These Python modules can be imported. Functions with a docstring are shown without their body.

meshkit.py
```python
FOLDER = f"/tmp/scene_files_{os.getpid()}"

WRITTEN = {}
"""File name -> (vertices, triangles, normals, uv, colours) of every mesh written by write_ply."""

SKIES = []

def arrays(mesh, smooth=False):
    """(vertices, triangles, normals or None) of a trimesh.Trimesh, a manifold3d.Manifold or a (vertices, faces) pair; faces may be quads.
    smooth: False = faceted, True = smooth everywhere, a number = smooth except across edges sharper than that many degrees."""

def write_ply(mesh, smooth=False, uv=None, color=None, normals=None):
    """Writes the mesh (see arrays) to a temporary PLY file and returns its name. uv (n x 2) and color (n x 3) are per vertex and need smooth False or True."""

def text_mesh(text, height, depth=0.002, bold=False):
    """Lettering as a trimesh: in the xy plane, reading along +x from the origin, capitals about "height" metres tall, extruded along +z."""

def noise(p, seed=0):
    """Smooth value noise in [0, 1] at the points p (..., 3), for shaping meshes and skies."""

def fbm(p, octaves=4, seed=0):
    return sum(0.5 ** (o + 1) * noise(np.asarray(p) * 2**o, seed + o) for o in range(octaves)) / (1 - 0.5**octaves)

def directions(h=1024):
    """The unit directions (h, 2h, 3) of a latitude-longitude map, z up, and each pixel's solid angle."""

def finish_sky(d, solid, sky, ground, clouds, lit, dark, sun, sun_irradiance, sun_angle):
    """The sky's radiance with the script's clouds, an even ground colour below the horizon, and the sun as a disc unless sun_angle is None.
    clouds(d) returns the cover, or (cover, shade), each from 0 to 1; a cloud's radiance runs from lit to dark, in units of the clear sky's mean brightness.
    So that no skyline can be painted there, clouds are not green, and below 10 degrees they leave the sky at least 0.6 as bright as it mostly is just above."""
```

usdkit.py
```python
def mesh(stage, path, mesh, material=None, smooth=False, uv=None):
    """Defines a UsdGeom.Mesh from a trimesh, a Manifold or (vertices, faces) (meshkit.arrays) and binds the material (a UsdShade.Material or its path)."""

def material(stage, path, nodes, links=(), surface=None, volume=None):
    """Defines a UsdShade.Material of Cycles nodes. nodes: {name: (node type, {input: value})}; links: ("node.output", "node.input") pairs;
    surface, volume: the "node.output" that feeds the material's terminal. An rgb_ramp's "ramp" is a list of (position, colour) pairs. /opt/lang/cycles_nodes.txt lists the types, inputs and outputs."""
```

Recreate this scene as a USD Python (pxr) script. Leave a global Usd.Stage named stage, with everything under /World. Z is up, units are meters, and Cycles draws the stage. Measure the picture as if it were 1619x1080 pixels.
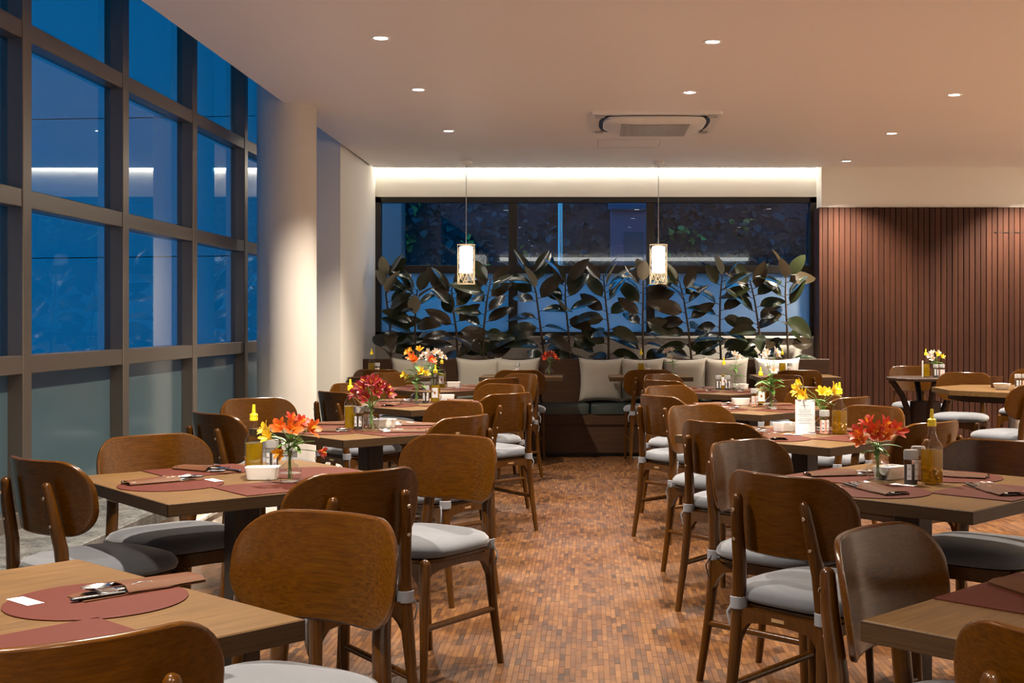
import math, random
import numpy as np, trimesh, usdkit
from pxr import Usd, UsdGeom, UsdLux, UsdShade, Gf, Sdf, Vt
from shapely.geometry import Polygon
from trimesh.util import concatenate as cat_

PI = math.pi
stage = Usd.Stage.CreateInMemory()
UsdGeom.SetStageUpAxis(stage, 'Z')
UsdGeom.SetStageMetersPerUnit(stage, 1.0)
UsdGeom.Xform.Define(stage, '/World')
UsdGeom.Scope.Define(stage, '/World/Looks')
RND = random.Random(7)

# ------------------------------------------------------------------ camera, sky, exposure
cam = UsdGeom.Camera.Define(stage, '/World/camera')
cam.CreateHorizontalApertureAttr(36.0)
cam.CreateVerticalApertureAttr(24.0)
cam.CreateFocalLengthAttr(44.47)
cam.CreateHorizontalApertureOffsetAttr(-2.635)     # the photograph is an off-centre crop of a level, frontal view
cam.CreateVerticalApertureOffsetAttr(-0.734)
cam.CreateClippingRangeAttr((0.05, 500.0))
cam.CreateExposureAttr(0.52)
cam.AddTranslateOp().Set((0, 0, 1.25))
cam.AddRotateXOp().Set(90.0)

dome = UsdLux.DomeLight.Define(stage, '/World/dusk_sky')          # even blue dusk
dome.CreateColorAttr((0.018, 0.235, 0.56))
dome.CreateIntensityAttr(0.85)
SPOT_POWER = 112.0
SPOT_COLOR = (1.0, 0.86, 0.70)

# ------------------------------------------------------------------ materials
LK = '/World/Looks/'
MAT = {}


def simple(name, color, rough=0.5, metallic=0.0, coat=0.0, **kw):
    p = dict(base_color=color, roughness=rough, metallic=metallic, coat_weight=coat, **kw)
    MAT[name] = usdkit.material(stage, LK + name, {'p': ('principled_bsdf', p)}, [], surface='p.BSDF')


def grained(name, dark, light, scale=(3, 40, 40), rough=0.35, coat=0.3, bump=0.02, nscale=1.0, spec=0.5):
    """Wood: long noise streaks in the object's own space."""
    n = {'tc': ('texture_coordinate', {}), 'mp': ('mapping', {'scale': scale}),
         'n1': ('noise_texture', {'scale': nscale, 'detail': 5.0, 'roughness': 0.6, 'distortion': 0.4}),
         'n2': ('noise_texture', {'scale': 2.3, 'detail': 2.0}),
         'ad': ('math', {'math_type': 'multiply_add', 'value2': 0.65, 'value3': 0.0}),
         'ad2': ('math', {'math_type': 'multiply_add', 'value2': 0.35}),
         'r': ('rgb_ramp', {'ramp': [(0.25, dark), (0.75, light)]}),
         'b': ('bump', {'strength': bump * 5, 'distance': 0.002}),
         'p': ('principled_bsdf', {'roughness': rough, 'coat_weight': coat, 'coat_roughness': 0.15, 'specular_ior_level': spec})}
    l = [('tc.object', 'mp.vector'), ('mp.vector', 'n1.vector'), ('tc.object', 'n2.vector'), ('n1.fac', 'ad.value1'),
         ('n2.fac', 'ad2.value1'), ('ad.value', 'ad2.value3'), ('ad2.value', 'r.fac'), ('r.color', 'p.base_color'),
         ('n1.fac', 'b.height'), ('b.normal', 'p.normal')]
    MAT[name] = usdkit.material(stage, LK + name, n, l, surface='p.BSDF')


def schlick(r0):
    """Reflectance that grows towards grazing, alike from both sides of a sheet."""
    return ({'lw': ('layer_weight', {'blend': 0.5}), 'pw': ('math', {'math_type': 'power', 'value2': 5.0}), 'f': ('math', {'math_type': 'multiply_add', 'value2': 1.0 - r0, 'value3': r0})},
            [('lw.facing', 'pw.value1'), ('pw.value', 'f.value1')])


def pane(name, tint, r0=0.04, rough=0.0, gloss=(1, 1, 1)):
    n = {'t': ('transparent_bsdf', {'color': tint}), 'g': ('glossy_bsdf', {'color': gloss, 'roughness': rough}), 'm': ('mix_closure', {})}
    fn, fl = schlick(r0)
    MAT[name] = usdkit.material(stage, LK + name, {**n, **fn}, fl + [('f.value', 'm.fac'), ('t.BSDF', 'm.closure1'), ('g.BSDF', 'm.closure2')], surface='m.closure')


def frosted(name, diff, trans, share, gloss=0.12):
    n = {'d': ('diffuse_bsdf', {'color': diff}), 't': ('translucent_bsdf', {'color': trans}), 'g': ('glossy_bsdf', {'color': (.8, .8, .8), 'roughness': gloss}),
         'm': ('mix_closure', {'fac': share}), 'm2': ('mix_closure', {})}
    fn, fl = schlick(0.04)
    MAT[name] = usdkit.material(stage, LK + name, {**n, **fn}, fl + [('d.BSDF', 'm.closure1'), ('t.BSDF', 'm.closure2'), ('f.value', 'm2.fac'), ('m.closure', 'm2.closure1'), ('g.BSDF', 'm2.closure2')], surface='m2.closure')


def glow(name, color, strength):
    MAT[name] = usdkit.material(stage, LK + name, {'e': ('emission', {'color': color, 'strength': strength})}, [], surface='e.emission')


def leafy(name, top, under, rough=0.3, coat=0.2):
    """A leaf: darker upper side, paler under side, a little light shining through."""
    n = {'g': ('geometry', {}), 'mx': ('mix_color', {'a': top, 'b': under}), 'p': ('principled_bsdf', {'roughness': rough, 'coat_weight': coat}),
         't': ('translucent_bsdf', {'color': tuple(c * 0.8 for c in top)}), 'm': ('mix_closure', {'fac': 0.15})}
    MAT[name] = usdkit.material(stage, LK + name, n, [('g.backfacing', 'mx.fac'), ('mx.result', 'p.base_color'), ('p.BSDF', 'm.closure1'), ('t.BSDF', 'm.closure2')], surface='m.closure')


def plaster(name, color, rough=0.85, bump=0.05, scale=6.0):
    n = {'gm': ('geometry', {}), 'n': ('noise_texture', {'scale': scale, 'detail': 4.0}), 'b': ('bump', {'strength': bump, 'distance': 0.02}),
         'p': ('principled_bsdf', {'base_color': color, 'roughness': rough})}
    MAT[name] = usdkit.material(stage, LK + name, n, [('gm.position', 'n.vector'), ('n.fac', 'b.height'), ('b.normal', 'p.normal')], surface='p.BSDF')


plaster('ceiling_paint', (0.88, 0.83, 0.79), rough=0.5, bump=0.05, scale=1.6)
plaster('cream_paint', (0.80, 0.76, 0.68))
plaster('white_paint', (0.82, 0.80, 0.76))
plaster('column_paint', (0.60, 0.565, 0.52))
simple('unseen_bounce_paint', (0.66, 0.63, 0.58), 0.9)  # paint of unseen surfaces, paleness set for bounced fill light
grained('chair_wood', (0.021, 0.0064, 0.0004), (0.098, 0.0345, 0.0014), scale=(9, 170, 170), rough=0.20, coat=0.0, spec=0.33)
grained('leg_wood', (0.020, 0.0062, 0.0005), (0.082, 0.029, 0.0015), scale=(90, 90, 7), rough=0.22, coat=0.0, spec=0.35)
grained('table_wood', (0.048, 0.026, 0.0095), (0.165, 0.092, 0.033), scale=(5, 120, 60), rough=0.36, coat=0.0, spec=0.2)
grained('edge_wood', (0.012, 0.006, 0.0022), (0.066, 0.034, 0.0115), scale=(3, 3, 330), rough=0.5, coat=0.0, spec=0.3)
grained('bench_wood', (0.030, 0.0135, 0.0068), (0.072, 0.034, 0.017), scale=(2.5, 90, 60), rough=0.5, coat=0.0, spec=0.25)
grained('pedestal_wood', (0.014, 0.006, 0.003), (0.034, 0.015, 0.007), scale=(40, 40, 4), rough=0.5, coat=0.0, spec=0.3)
for k, (a, b) in enumerate([((.034, .0115, .006), (.068, .025, .014)), ((.026, .0093, .005), (.055, .020, .0115)), ((.042, .0145, .0078), (.080, .030, .017))]):
    grained('slat_wood_%d' % k, a, b, scale=(50, 50, 2.5), rough=0.55, coat=0.0, spec=0.2)
simple('slat_gap', (0.012, 0.007, 0.005), 0.9)
simple('cushion_cloth', (0.078, 0.086, 0.103), 0.95, sheen_weight=0.3)
simple('strap_cloth', (0.17, 0.18, 0.205), 0.6)
simple('brass', (0.75, 0.58, 0.34), 0.35, 1.0)
simple('screw_metal', (0.45, 0.38, 0.3), 0.3, 1.0)
simple('frame_metal', (0.165, 0.142, 0.122), 0.35, 0.75)
simple('frame_dark', (0.018, 0.016, 0.015), 0.4, 0.2)
simple('steel', (0.72, 0.72, 0.72), 0.18, 1.0)
simple('brushed_steel', (0.5, 0.49, 0.47), 0.35, 1.0)
simple('black_plastic', (0.012, 0.012, 0.013), 0.35)
simple('white_plastic', (0.80, 0.79, 0.76), 0.35)
simple('clear_cap', (0.42, 0.42, 0.41), 0.25, transmission_weight=0.3)
simple('grey_plastic', (0.42, 0.41, 0.40), 0.4)
simple('ceramic', (0.78, 0.77, 0.74), 0.15, coat=0.3)
simple('paper', (0.58, 0.58, 0.60), 0.8)
simple('blue_paper', (0.10, 0.19, 0.5), 0.6)
simple('print_grey', (0.17, 0.17, 0.19), 0.8)
simple('yellow_plastic', (0.85, 0.66, 0.02), 0.35)
simple('green_leather', (0.022, 0.036, 0.034), 0.35, coat=0.1)
simple('linen', (0.36, 0.335, 0.285), 0.95, sheen_weight=0.1)
simple('white_linen', (0.62, 0.61, 0.58), 0.95)
simple('peppercorn', (0.035, 0.028, 0.022), 0.7)
simple('pink_salt', (0.62, 0.34, 0.25), 0.7)
simple('herbs', (0.25, 0.09, 0.02), 0.6)
simple('garlic', (0.62, 0.45, 0.18), 0.6)


def liquid(name, diff, trans, clear, share):
    n = {'d': ('diffuse_bsdf', {'color': diff}), 'l': ('translucent_bsdf', {'color': trans}), 'm': ('mix_closure', {'fac': 0.5}), 't': ('transparent_bsdf', {'color': clear}), 'm2': ('mix_closure', {'fac': share}),
         'g': ('glossy_bsdf', {'color': (1, 1, 1), 'roughness': 0.03}), 'm3': ('mix_closure', {})}
    fn, fl = schlick(0.02)
    MAT[name] = usdkit.material(stage, LK + name, {**n, **fn}, fl + [('d.BSDF', 'm.closure1'), ('l.BSDF', 'm.closure2'), ('m.closure', 'm2.closure1'), ('t.BSDF', 'm2.closure2'), ('f.value', 'm3.fac'), ('m2.closure', 'm3.closure1'), ('g.BSDF', 'm3.closure2')], surface='m3.closure')


liquid('oil', (0.30, 0.215, 0.010), (0.50, 0.36, 0.014), (0.85, 0.65, 0.08), 0.35)
liquid('dark_oil', (0.20, 0.125, 0.006), (0.36, 0.235, 0.010), (0.80, 0.58, 0.06), 0.5)
pane('water', (0.985, 0.99, 0.99), 0.015)
pane('clear_glass', (0.965, 0.97, 0.965), 0.035)
pane('facade_glass', (0.17, 0.335, 0.365), 0.03)
pane('window_glass', (0.82, 0.90, 0.94), 0.03)
frosted('facade_frosted', (0.070, 0.108, 0.112), (0.22, 0.36, 0.38), 0.30)
frosted('window_frosted', (0.25, 0.31, 0.36), (0.80, 0.86, 0.9), 0.65)
simple('mat_leather', (0.064, 0.014, 0.0085), 0.55, specular_ior_level=0.12)
simple('pouch_leather', (0.070, 0.026, 0.010), 0.6, specular_ior_level=0.12)
glow('lamp_glow', (1.0, 0.86, 0.70), 26.0)
glow('led_glow', (1.0, 0.94, 0.83), 17.0)
glow('led_soft', (1.0, 0.95, 0.86), 5.0)
glow('pendant_glow', (1.0, 0.93, 0.82), 3.0)
MAT['rattan'] = usdkit.material(stage, LK + 'rattan', {'d': ('diffuse_bsdf', {'color': (0.74, 0.64, 0.48)}), 't': ('translucent_bsdf', {'color': (0.85, 0.75, 0.58)}), 'm': ('mix_closure', {'fac': 0.55})}, [('d.BSDF', 'm.closure1'), ('t.BSDF', 'm.closure2')], surface='m.closure')
leafy('rubber_leaf', (0.026, 0.034, 0.013), (0.33, 0.32, 0.24), 0.22, 0.4)
leafy('rubber_leaf_red', (0.036, 0.026, 0.012), (0.27, 0.23, 0.17), 0.24, 0.4)
simple('plant_stem', (0.07, 0.045, 0.025), 0.7)
leafy('flower_leaf', (0.075, 0.18, 0.03), (0.14, 0.27, 0.07), 0.45, 0.0)
simple('flower_stem', (0.12, 0.22, 0.05), 0.6)
simple('soil', (0.02, 0.014, 0.01), 0.95)
leafy('sky_tinted_ivy_leaf', (0.010, 0.060, 0.065), (0.012, 0.07, 0.075), 0.8, 0.0)  # blue veil of the sky put into the leaf colour
leafy('lit_ivy_leaf', (0.16, 0.26, 0.05), (0.2, 0.3, 0.08), 0.5, 0.0)  # lit leaves: the light on them put into a paler colour
simple('garden_wall', (0.012, 0.045, 0.06), 0.95)  # blue sky veil put into the wall colour as well
simple('concrete', (0.10, 0.10, 0.10), 0.9)
simple('house_paint', (0.075, 0.065, 0.10), 0.9)
simple('pavement', (0.06, 0.06, 0.065), 0.9)
for nm, a, b in [('petal_orange', (0.60, 0.11, 0.012), (0.65, 0.22, 0.03)), ('petal_red', (0.17, 0.003, 0.008), (0.20, 0.006, 0.012)), ('petal_yellow', (0.70, 0.46, 0.02), (0.70, 0.48, 0.05)),
                 ('petal_white', (0.60, 0.50, 0.46), (0.62, 0.50, 0.48)), ('petal_scarlet', (0.52, 0.035, 0.010), (0.56, 0.09, 0.025)), ('petal_amber', (0.66, 0.26, 0.01), (0.66, 0.34, 0.03))]:
    leafy(nm, a, b, 0.5, 0.0)
simple('petal_throat', (0.85, 0.55, 0.03), 0.6)

# granite ledge, parquet
MAT['granite'] = usdkit.material(stage, LK + 'granite', {
    'g': ('geometry', {}), 'v': ('noise_texture', {'scale': 90.0, 'detail': 4.0}), 'n': ('noise_texture', {'scale': 9.0, 'detail': 3.0}),
    'a': ('math', {'math_type': 'multiply_add', 'value2': 0.6}), 'b': ('math', {'math_type': 'multiply', 'value2': 0.4}),
    'r': ('rgb_ramp', {'ramp': [(0.35, (0.03, 0.032, 0.032)), (0.5, (0.105, 0.106, 0.103)), (0.66, (0.21, 0.21, 0.205))]}), 'p': ('principled_bsdf', {'roughness': 0.35})},
    [('g.position', 'v.vector'), ('g.position', 'n.vector'), ('n.fac', 'b.value1'), ('v.fac', 'a.value1'), ('b.value', 'a.value3'), ('a.value', 'r.fac'), ('r.color', 'p.base_color')], surface='p.BSDF')
RAMP = [(0.0, (0.030, 0.016, 0.010)), (0.16, (0.058, 0.025, 0.011)), (0.45, (0.098, 0.040, 0.014)), (0.8, (0.134, 0.058, 0.018)), (1.0, (0.172, 0.080, 0.027))]


def parquet_material(name, source):
    n = {'r': ('rgb_ramp', {'ramp': RAMP}), 'g': ('geometry', {}), 'mp': ('mapping', {'scale': (160, 12, 1)}), 'n': ('noise_texture', {'scale': 1.0, 'detail': 3.0}),
         'n2': ('noise_texture', {'scale': 2.2, 'detail': 3.0}), 'mr': ('map_range', {'from_min': 0.3, 'from_max': 0.7, 'to_min': 0.24, 'to_max': 0.42}),
         'mx': ('mix_color', {'blend_type': 'multiply', 'fac': 0.35}), 'p': ('principled_bsdf', {'specular_ior_level': 0.5})}
    n.update(source[0])
    l = [('g.position', 'mp.vector'), ('mp.vector', 'n.vector'), ('g.position', 'n2.vector'), ('r.color', 'mx.a'), ('n.fac', 'mx.b'), ('mx.result', 'p.base_color'), ('n2.fac', 'mr.value'), ('mr.result', 'p.roughness')] + source[1]
    MAT[name] = usdkit.material(stage, LK + name, n, l, surface='p.BSDF')


parquet_material('parquet', ({'at': ('attribute', {'attribute': 'tone'})}, [('at.fac', 'r.fac')]))
parquet_material('parquet_far', ({'bm': ('mapping', {'rotation': (0, 0, PI / 2)}), 'bk': ('brick_texture', {'color1': (0, 0, 0), 'color2': (1, 1, 1), 'mortar': (.3, .3, .3), 'scale': 1.0, 'mortar_size': 0.0, 'brick_width': 0.1, 'row_height': 0.025, 'offset': 0.37})},
                                 [('g.position', 'bm.vector'), ('bm.vector', 'bk.vector'), ('bk.color', 'r.fac')]))

# ------------------------------------------------------------------ prims
USED = {}


def numbered(parent, name):
    k = USED.get((parent, name), 0)
    USED[(parent, name)] = k + 1
    return f'{parent}/{name}' if k == 0 else f'{parent}/{name}_{k:03d}'


def tag(o, label=None, cat=None, group=None, kind=None):
    o = o.GetPrim() if hasattr(o, 'GetPrim') else o
    for k, v in (('label', label), ('category', cat), ('group', group), ('kind', kind)):
        if v:
            o.SetCustomDataByKey(k, v)
    return o


def thing(name, label=None, cat=None, loc=(0, 0, 0), rz=0.0, group=None, kind=None):
    x = UsdGeom.Xform.Define(stage, numbered('/World', name))
    x.AddTranslateOp().Set(Gf.Vec3d(*map(float, loc)))
    x.AddRotateZOp().Set(float(rz))
    return tag(x, label, cat, group, kind)


def obj(name, mesh, mat, parent=None, smooth=35, kind=None, label=None):
    par = str(parent.GetPath()) if parent is not None else '/World'
    m = usdkit.mesh(stage, numbered(par, name), mesh, MAT[mat], smooth=smooth)
    return tag(m, label, None, None, kind)


COPIES = {}


def put(key, build, loc, rz, label, cat, group=None):
    """The first of a kind is built with its parts, every further one is an instance of it."""
    if key not in COPIES:
        name, fn = build
        t = thing(name, label, cat, loc, rz, group)
        fn(t)
        COPIES[key] = (name, t)
        return t
    name, src = COPIES[key]
    t = thing(name, label, cat, loc, rz, group)
    t.GetReferences().AddInternalReference(src.GetPath())
    t.SetInstanceable(True)
    return t


# ------------------------------------------------------------------ mesh helpers
def T(m, x=0, y=0, z=0):
    m = m.copy()
    m.apply_translation((x, y, z))
    return m


def R(m, a, axis):
    m = m.copy()
    m.apply_transform(trimesh.transformations.rotation_matrix(a, axis))
    return m


def RZ(m, a): return R(m, a, [0, 0, 1])


def box(x0, x1, y0, y1, z0, z1, c=0.0):
    """A box with chamfered edges."""
    lo, hi = np.array([x0, y0, z0], float), np.array([x1, y1, z1], float)
    if c <= 0:
        return T(trimesh.creation.box(hi - lo), *((lo + hi) / 2))
    pts = []
    for s in np.ndindex(2, 2, 2):
        p = np.where(s, hi, lo)
        d = np.where(s, -c, c)
        for k in range(3):
            q = p + d
            q[k] = p[k]
            pts.append(q)
    return trimesh.convex.convex_hull(np.array(pts))


def lathe(profile, n=24):
    return trimesh.creation.revolve(np.array(profile, float), sections=n)


def tube(pts, radii, n=10, rounded=True, flat=1.0):
    """A tapered rod through pts; flat squeezes its section in the second direction."""
    p = np.asarray(pts, float)
    r = np.broadcast_to(np.asarray(radii, float), (len(p),)).copy()
    if rounded:
        for end in (0, -1):
            d = p[end] - p[1 if end == 0 else -2]
            d /= np.linalg.norm(d)
            e = r[end]
            add, ar = [p[end] + d * e * 0.55, p[end] + d * e * 0.9], [e * 0.8, e * 0.35]
            if end == 0:
                p, r = np.vstack([add[::-1], p]), np.r_[ar[::-1], r]
            else:
                p, r = np.vstack([p, add]), np.r_[r, ar]
    t = np.gradient(p, axis=0)
    t /= np.linalg.norm(t, axis=1, keepdims=True) + 1e-12
    up = np.array([1.0, 0, 0]) if abs(t[0][0]) < 0.8 else np.array([0, 1.0, 0])
    v, ang = [], np.arange(n) * 2 * PI / n
    for i in range(len(p)):
        a = up - t[i] * (up @ t[i])
        a /= np.linalg.norm(a)
        up = a
        b = np.cross(t[i], a)
        v.append(p[i] + r[i] * (np.cos(ang)[:, None] * a + flat * np.sin(ang)[:, None] * b))
    v = np.vstack(v)
    i, j = np.meshgrid(np.arange(len(p) - 1), np.arange(n), indexing='ij')
    a, b, c, d = i * n + j, i * n + (j + 1) % n, (i + 1) * n + (j + 1) % n, (i + 1) * n + j
    f = np.vstack([np.stack([a, b, c], -1).reshape(-1, 3), np.stack([a, c, d], -1).reshape(-1, 3)])
    m = len(v)
    v = np.vstack([v, p[0], p[-1]])
    k = np.arange(n)
    f = np.vstack([f, np.stack([np.full(n, m), (k + 1) % n, k], -1), np.stack([np.full(n, m + 1), (len(p) - 1) * n + k, (len(p) - 1) * n + (k + 1) % n], -1)])
    return trimesh.Trimesh(v, f, process=False)


def extrude(poly, depth, plane='xy', at=0.0):
    """A 2-D outline given thickness; plane names the axes of the outline."""
    m = trimesh.creation.extrude_polygon(Polygon(poly), depth, engine='earcut')
    v = m.vertices.copy()
    if plane == 'xz':
        m.vertices = np.stack([v[:, 0], at + v[:, 2], v[:, 1]], 1)
    elif plane == 'yz':
        m.vertices = np.stack([at + v[:, 2], v[:, 0], v[:, 1]], 1)
    else:
        m.vertices = v + [0, 0, at]
    trimesh.repair.fix_normals(m)
    return m


def rounded_rect(hw, hh, r, n=10):
    pts = []
    for cx, cy, a0 in ((hw - r, hh - r, 0), (-hw + r, hh - r, 90), (-hw + r, -hh + r, 180), (hw - r, -hh + r, 270)):
        for a in np.radians(np.linspace(a0, a0 + 90, n)):
            pts.append((cx + r * math.cos(a), cy + r * math.sin(a)))
    return np.array(pts)


def superellipse(a, b, e, n=40):
    t = np.linspace(0, 2 * PI, n, endpoint=False)
    c, s = np.cos(t), np.sin(t)
    return np.stack([a * np.sign(c) * abs(c) ** (2 / e), b * np.sign(s) * abs(s) ** (2 / e)], 1)


def pillow_solid(outline, rings):
    """Closed solid from an outline about the origin; rings = [(scale, z), ...] from the bottom centre to the top centre (first and last scale 0)."""
    n, v, f = len(outline), [[0, 0, rings[0][1]]], []
    for s, z in rings[1:-1]:
        v += [[x * s, y * s, z] for x, y in outline]
    v.append([0, 0, rings[-1][1]])
    k = np.arange(n)
    for i in range(len(rings) - 3):
        a, b = 1 + i * n, 1 + (i + 1) * n
        for j in k:
            j2 = (j + 1) % n
            f += [[a + j, a + j2, b + j2], [a + j, b + j2, b + j]]
    for j in k:
        j2 = (j + 1) % n
        f += [[0, 1 + j2, 1 + j], [len(v) - 1, len(v) - 1 - n + j, len(v) - 1 - n + j2]]
    return trimesh.Trimesh(v, f, process=False)


def leaf_mesh(length, width, fold=0.12, droop=0.25, n=7, tip=1.0):
    """A leaf growing along +x from the origin, upper side up."""
    v, f = [], []
    for i in range(n + 1):
        u = i / n
        w = width / 2 * (math.sin(PI * min(1, u ** 0.8 * 0.96 + 0.02)) ** 0.75) * (1 if i < n else 0.05 * tip)
        z = -droop * length * u * u
        for s in (-1, -0.5, 0, 0.5, 1):
            v.append([length * u, s * w, z + abs(s) * w * fold * 2])
    for i in range(n):
        for j in range(4):
            a = i * 5 + j
            f += [[a, a + 5, a + 6], [a, a + 6, a + 1]]
    return trimesh.Trimesh(v, f, process=False)


def aim(m, yaw, pitch, loc=(0, 0, 0), roll=0.0):
    """Turns a thing lying along +x to the heading yaw, lifted by pitch."""
    m = R(m, roll, [1, 0, 0])
    m = R(m, -pitch, [0, 1, 0])
    m = RZ(m, yaw)
    return T(m, *loc)


# ------------------------------------------------------------------ the room
X_GLASS, Y_REAR, X_RIGHT, H_CEIL, Y_SLOT, Y_WIN = -2.42, -3.5, 6.6, 2.76, 12.45, 12.74

floor = thing('floor', kind='structure')
obj('floor_slab', box(-2.7, X_RIGHT, Y_REAR, 13.0, -0.12, -0.003), 'parquet_far', floor, smooth=False)
# parquet: one hundred millimetre strips laid in staggered columns, built where the camera sees the floor
W_, L_ = 0.0202, 0.088
strips, rs = [], np.random.RandomState(3)
for ix in range(int(-2.05 / W_), int(4.7 / W_)):
    x = ix * W_
    off = rs.rand() * L_
    y = 3.1 + off
    while y < 11.6:
        if abs(x - 0.06) < 0.55 * y:
            strips.append((x, y))
        y += L_
strips = np.array(strips)
tone = np.clip(rs.beta(2.2, 2.0, len(strips)), 0, 1)
lift = rs.rand(len(strips)) * 0.0006
g = 0.0005


def strip_mesh(x, y, dz):
    x0, x1, y0, y1, z0, z1 = x + g, x + W_ - g, y + g, y + L_ - g, -0.003, dz
    return [[x0, y0, z0], [x1, y0, z0], [x1, y1, z0], [x0, y1, z0], [x0, y0, z1], [x1, y0, z1], [x1, y1, z1], [x0, y1, z1]]


SF = np.array([[4, 5, 6], [4, 6, 7], [0, 1, 5], [0, 5, 4], [1, 2, 6], [1, 6, 5], [2, 3, 7], [2, 7, 6], [3, 0, 4], [3, 4, 7]])
near = [i for i in np.argsort(strips[:, 1]) if strips[i, 1] > 4.45 and -0.62 < strips[i, 0] < 0.36][:290]
PV = UsdGeom.PrimvarsAPI


def tone_of(m, values, how):
    PV(stage.GetPrimAtPath(m.GetPath())).CreatePrimvar('tone', Sdf.ValueTypeNames.FloatArray, how).Set(Vt.FloatArray.FromNumpy(np.asarray(values, np.float32)))


for i in near:
    m = usdkit.mesh(stage, numbered(str(floor.GetPath()), 'parquet_block'), (strip_mesh(*strips[i], lift[i]), SF), MAT['parquet'])
    tone_of(m, np.full(8, tone[i]), 'vertex')
rest = np.setdiff1d(np.arange(len(strips)), near)
V = np.vstack([strip_mesh(*strips[i], lift[i]) for i in rest])
Fq = np.vstack([SF + 8 * k for k in range(len(rest))])
m = usdkit.mesh(stage, str(floor.GetPath()) + '/parquet_blocks', (V, Fq), MAT['parquet'])
tone_of(m, np.repeat(tone[rest], 8), 'vertex')
tag(m, kind='stuff')

ceiling = thing('ceiling', kind='structure')
obj('ceiling_panel', box(-2.1, X_RIGHT, Y_REAR, Y_SLOT, H_CEIL, 4.7), 'ceiling_paint', ceiling, smooth=False)
obj('slot_top', box(-2.3, 2.31, Y_SLOT, Y_WIN, 2.92, 3.1), 'white_paint', ceiling, smooth=False)
obj('roof', box(-2.7, -2.1, Y_REAR, 13.0, 4.55, 4.7), 'unseen_bounce_paint', ceiling, smooth=False)
hx0, hx1, hy0, hy1 = 0.09, 0.62, 10.55, 11.03
t_ = 0.004
obj('access_hatch', cat_([box(hx0, hx1, hy0, hy0 + t_, H_CEIL - 0.002, H_CEIL), box(hx0, hx1, hy1 - t_, hy1, H_CEIL - 0.002, H_CEIL), box(hx0, hx0 + t_, hy0, hy1, H_CEIL - 0.002, H_CEIL), box(hx1 - t_, hx1, hy0, hy1, H_CEIL - 0.002, H_CEIL)]), 'grey_plastic', ceiling, smooth=False)

wl = thing('wall_left', kind='structure')
obj('pier', box(-2.40, -2.13, 10.93, 13.0, -0.1, 4.6), 'cream_paint', wl, smooth=False)
obj('gap_wall', box(-2.7, -2.40, 12.7, 13.0, -0.1, 4.6), 'cream_paint', wl, smooth=False)
wb = thing('wall_back', kind='structure')
WX0, WX1, WZ0, WZ1 = -2.13, 2.31, 1.09, 2.495
obj('wall_below_window', box(-2.13, WX1, Y_WIN, 13.0, -0.1, WZ0), 'cream_paint', wb, smooth=False)
obj('wall_above_window', box(-2.13, WX1, Y_WIN, 13.0, WZ1, 3.0), 'cream_paint', wb, smooth=False)
obj('window_sill', box(-2.13, WX1, Y_WIN - 0.03, Y_WIN + 0.05, WZ0 - 0.02, WZ0 + 0.004, 0.003), 'white_paint', wb)
sf = thing('trim_2', kind='structure')
obj('soffit', box(WX1, X_RIGHT, Y_SLOT, 13.0, 2.366, H_CEIL + 0.2), 'cream_paint', sf, smooth=False)
ws = thing('wall_right_unseen', kind='structure')
obj('wall_body', box(X_RIGHT, X_RIGHT + 0.2, Y_REAR, 13.0, -0.1, 3.0), 'unseen_bounce_paint', ws, smooth=False)  # out of view; pale, to bounce the added washers
wr = thing('wall_rear_unseen', kind='structure')
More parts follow.
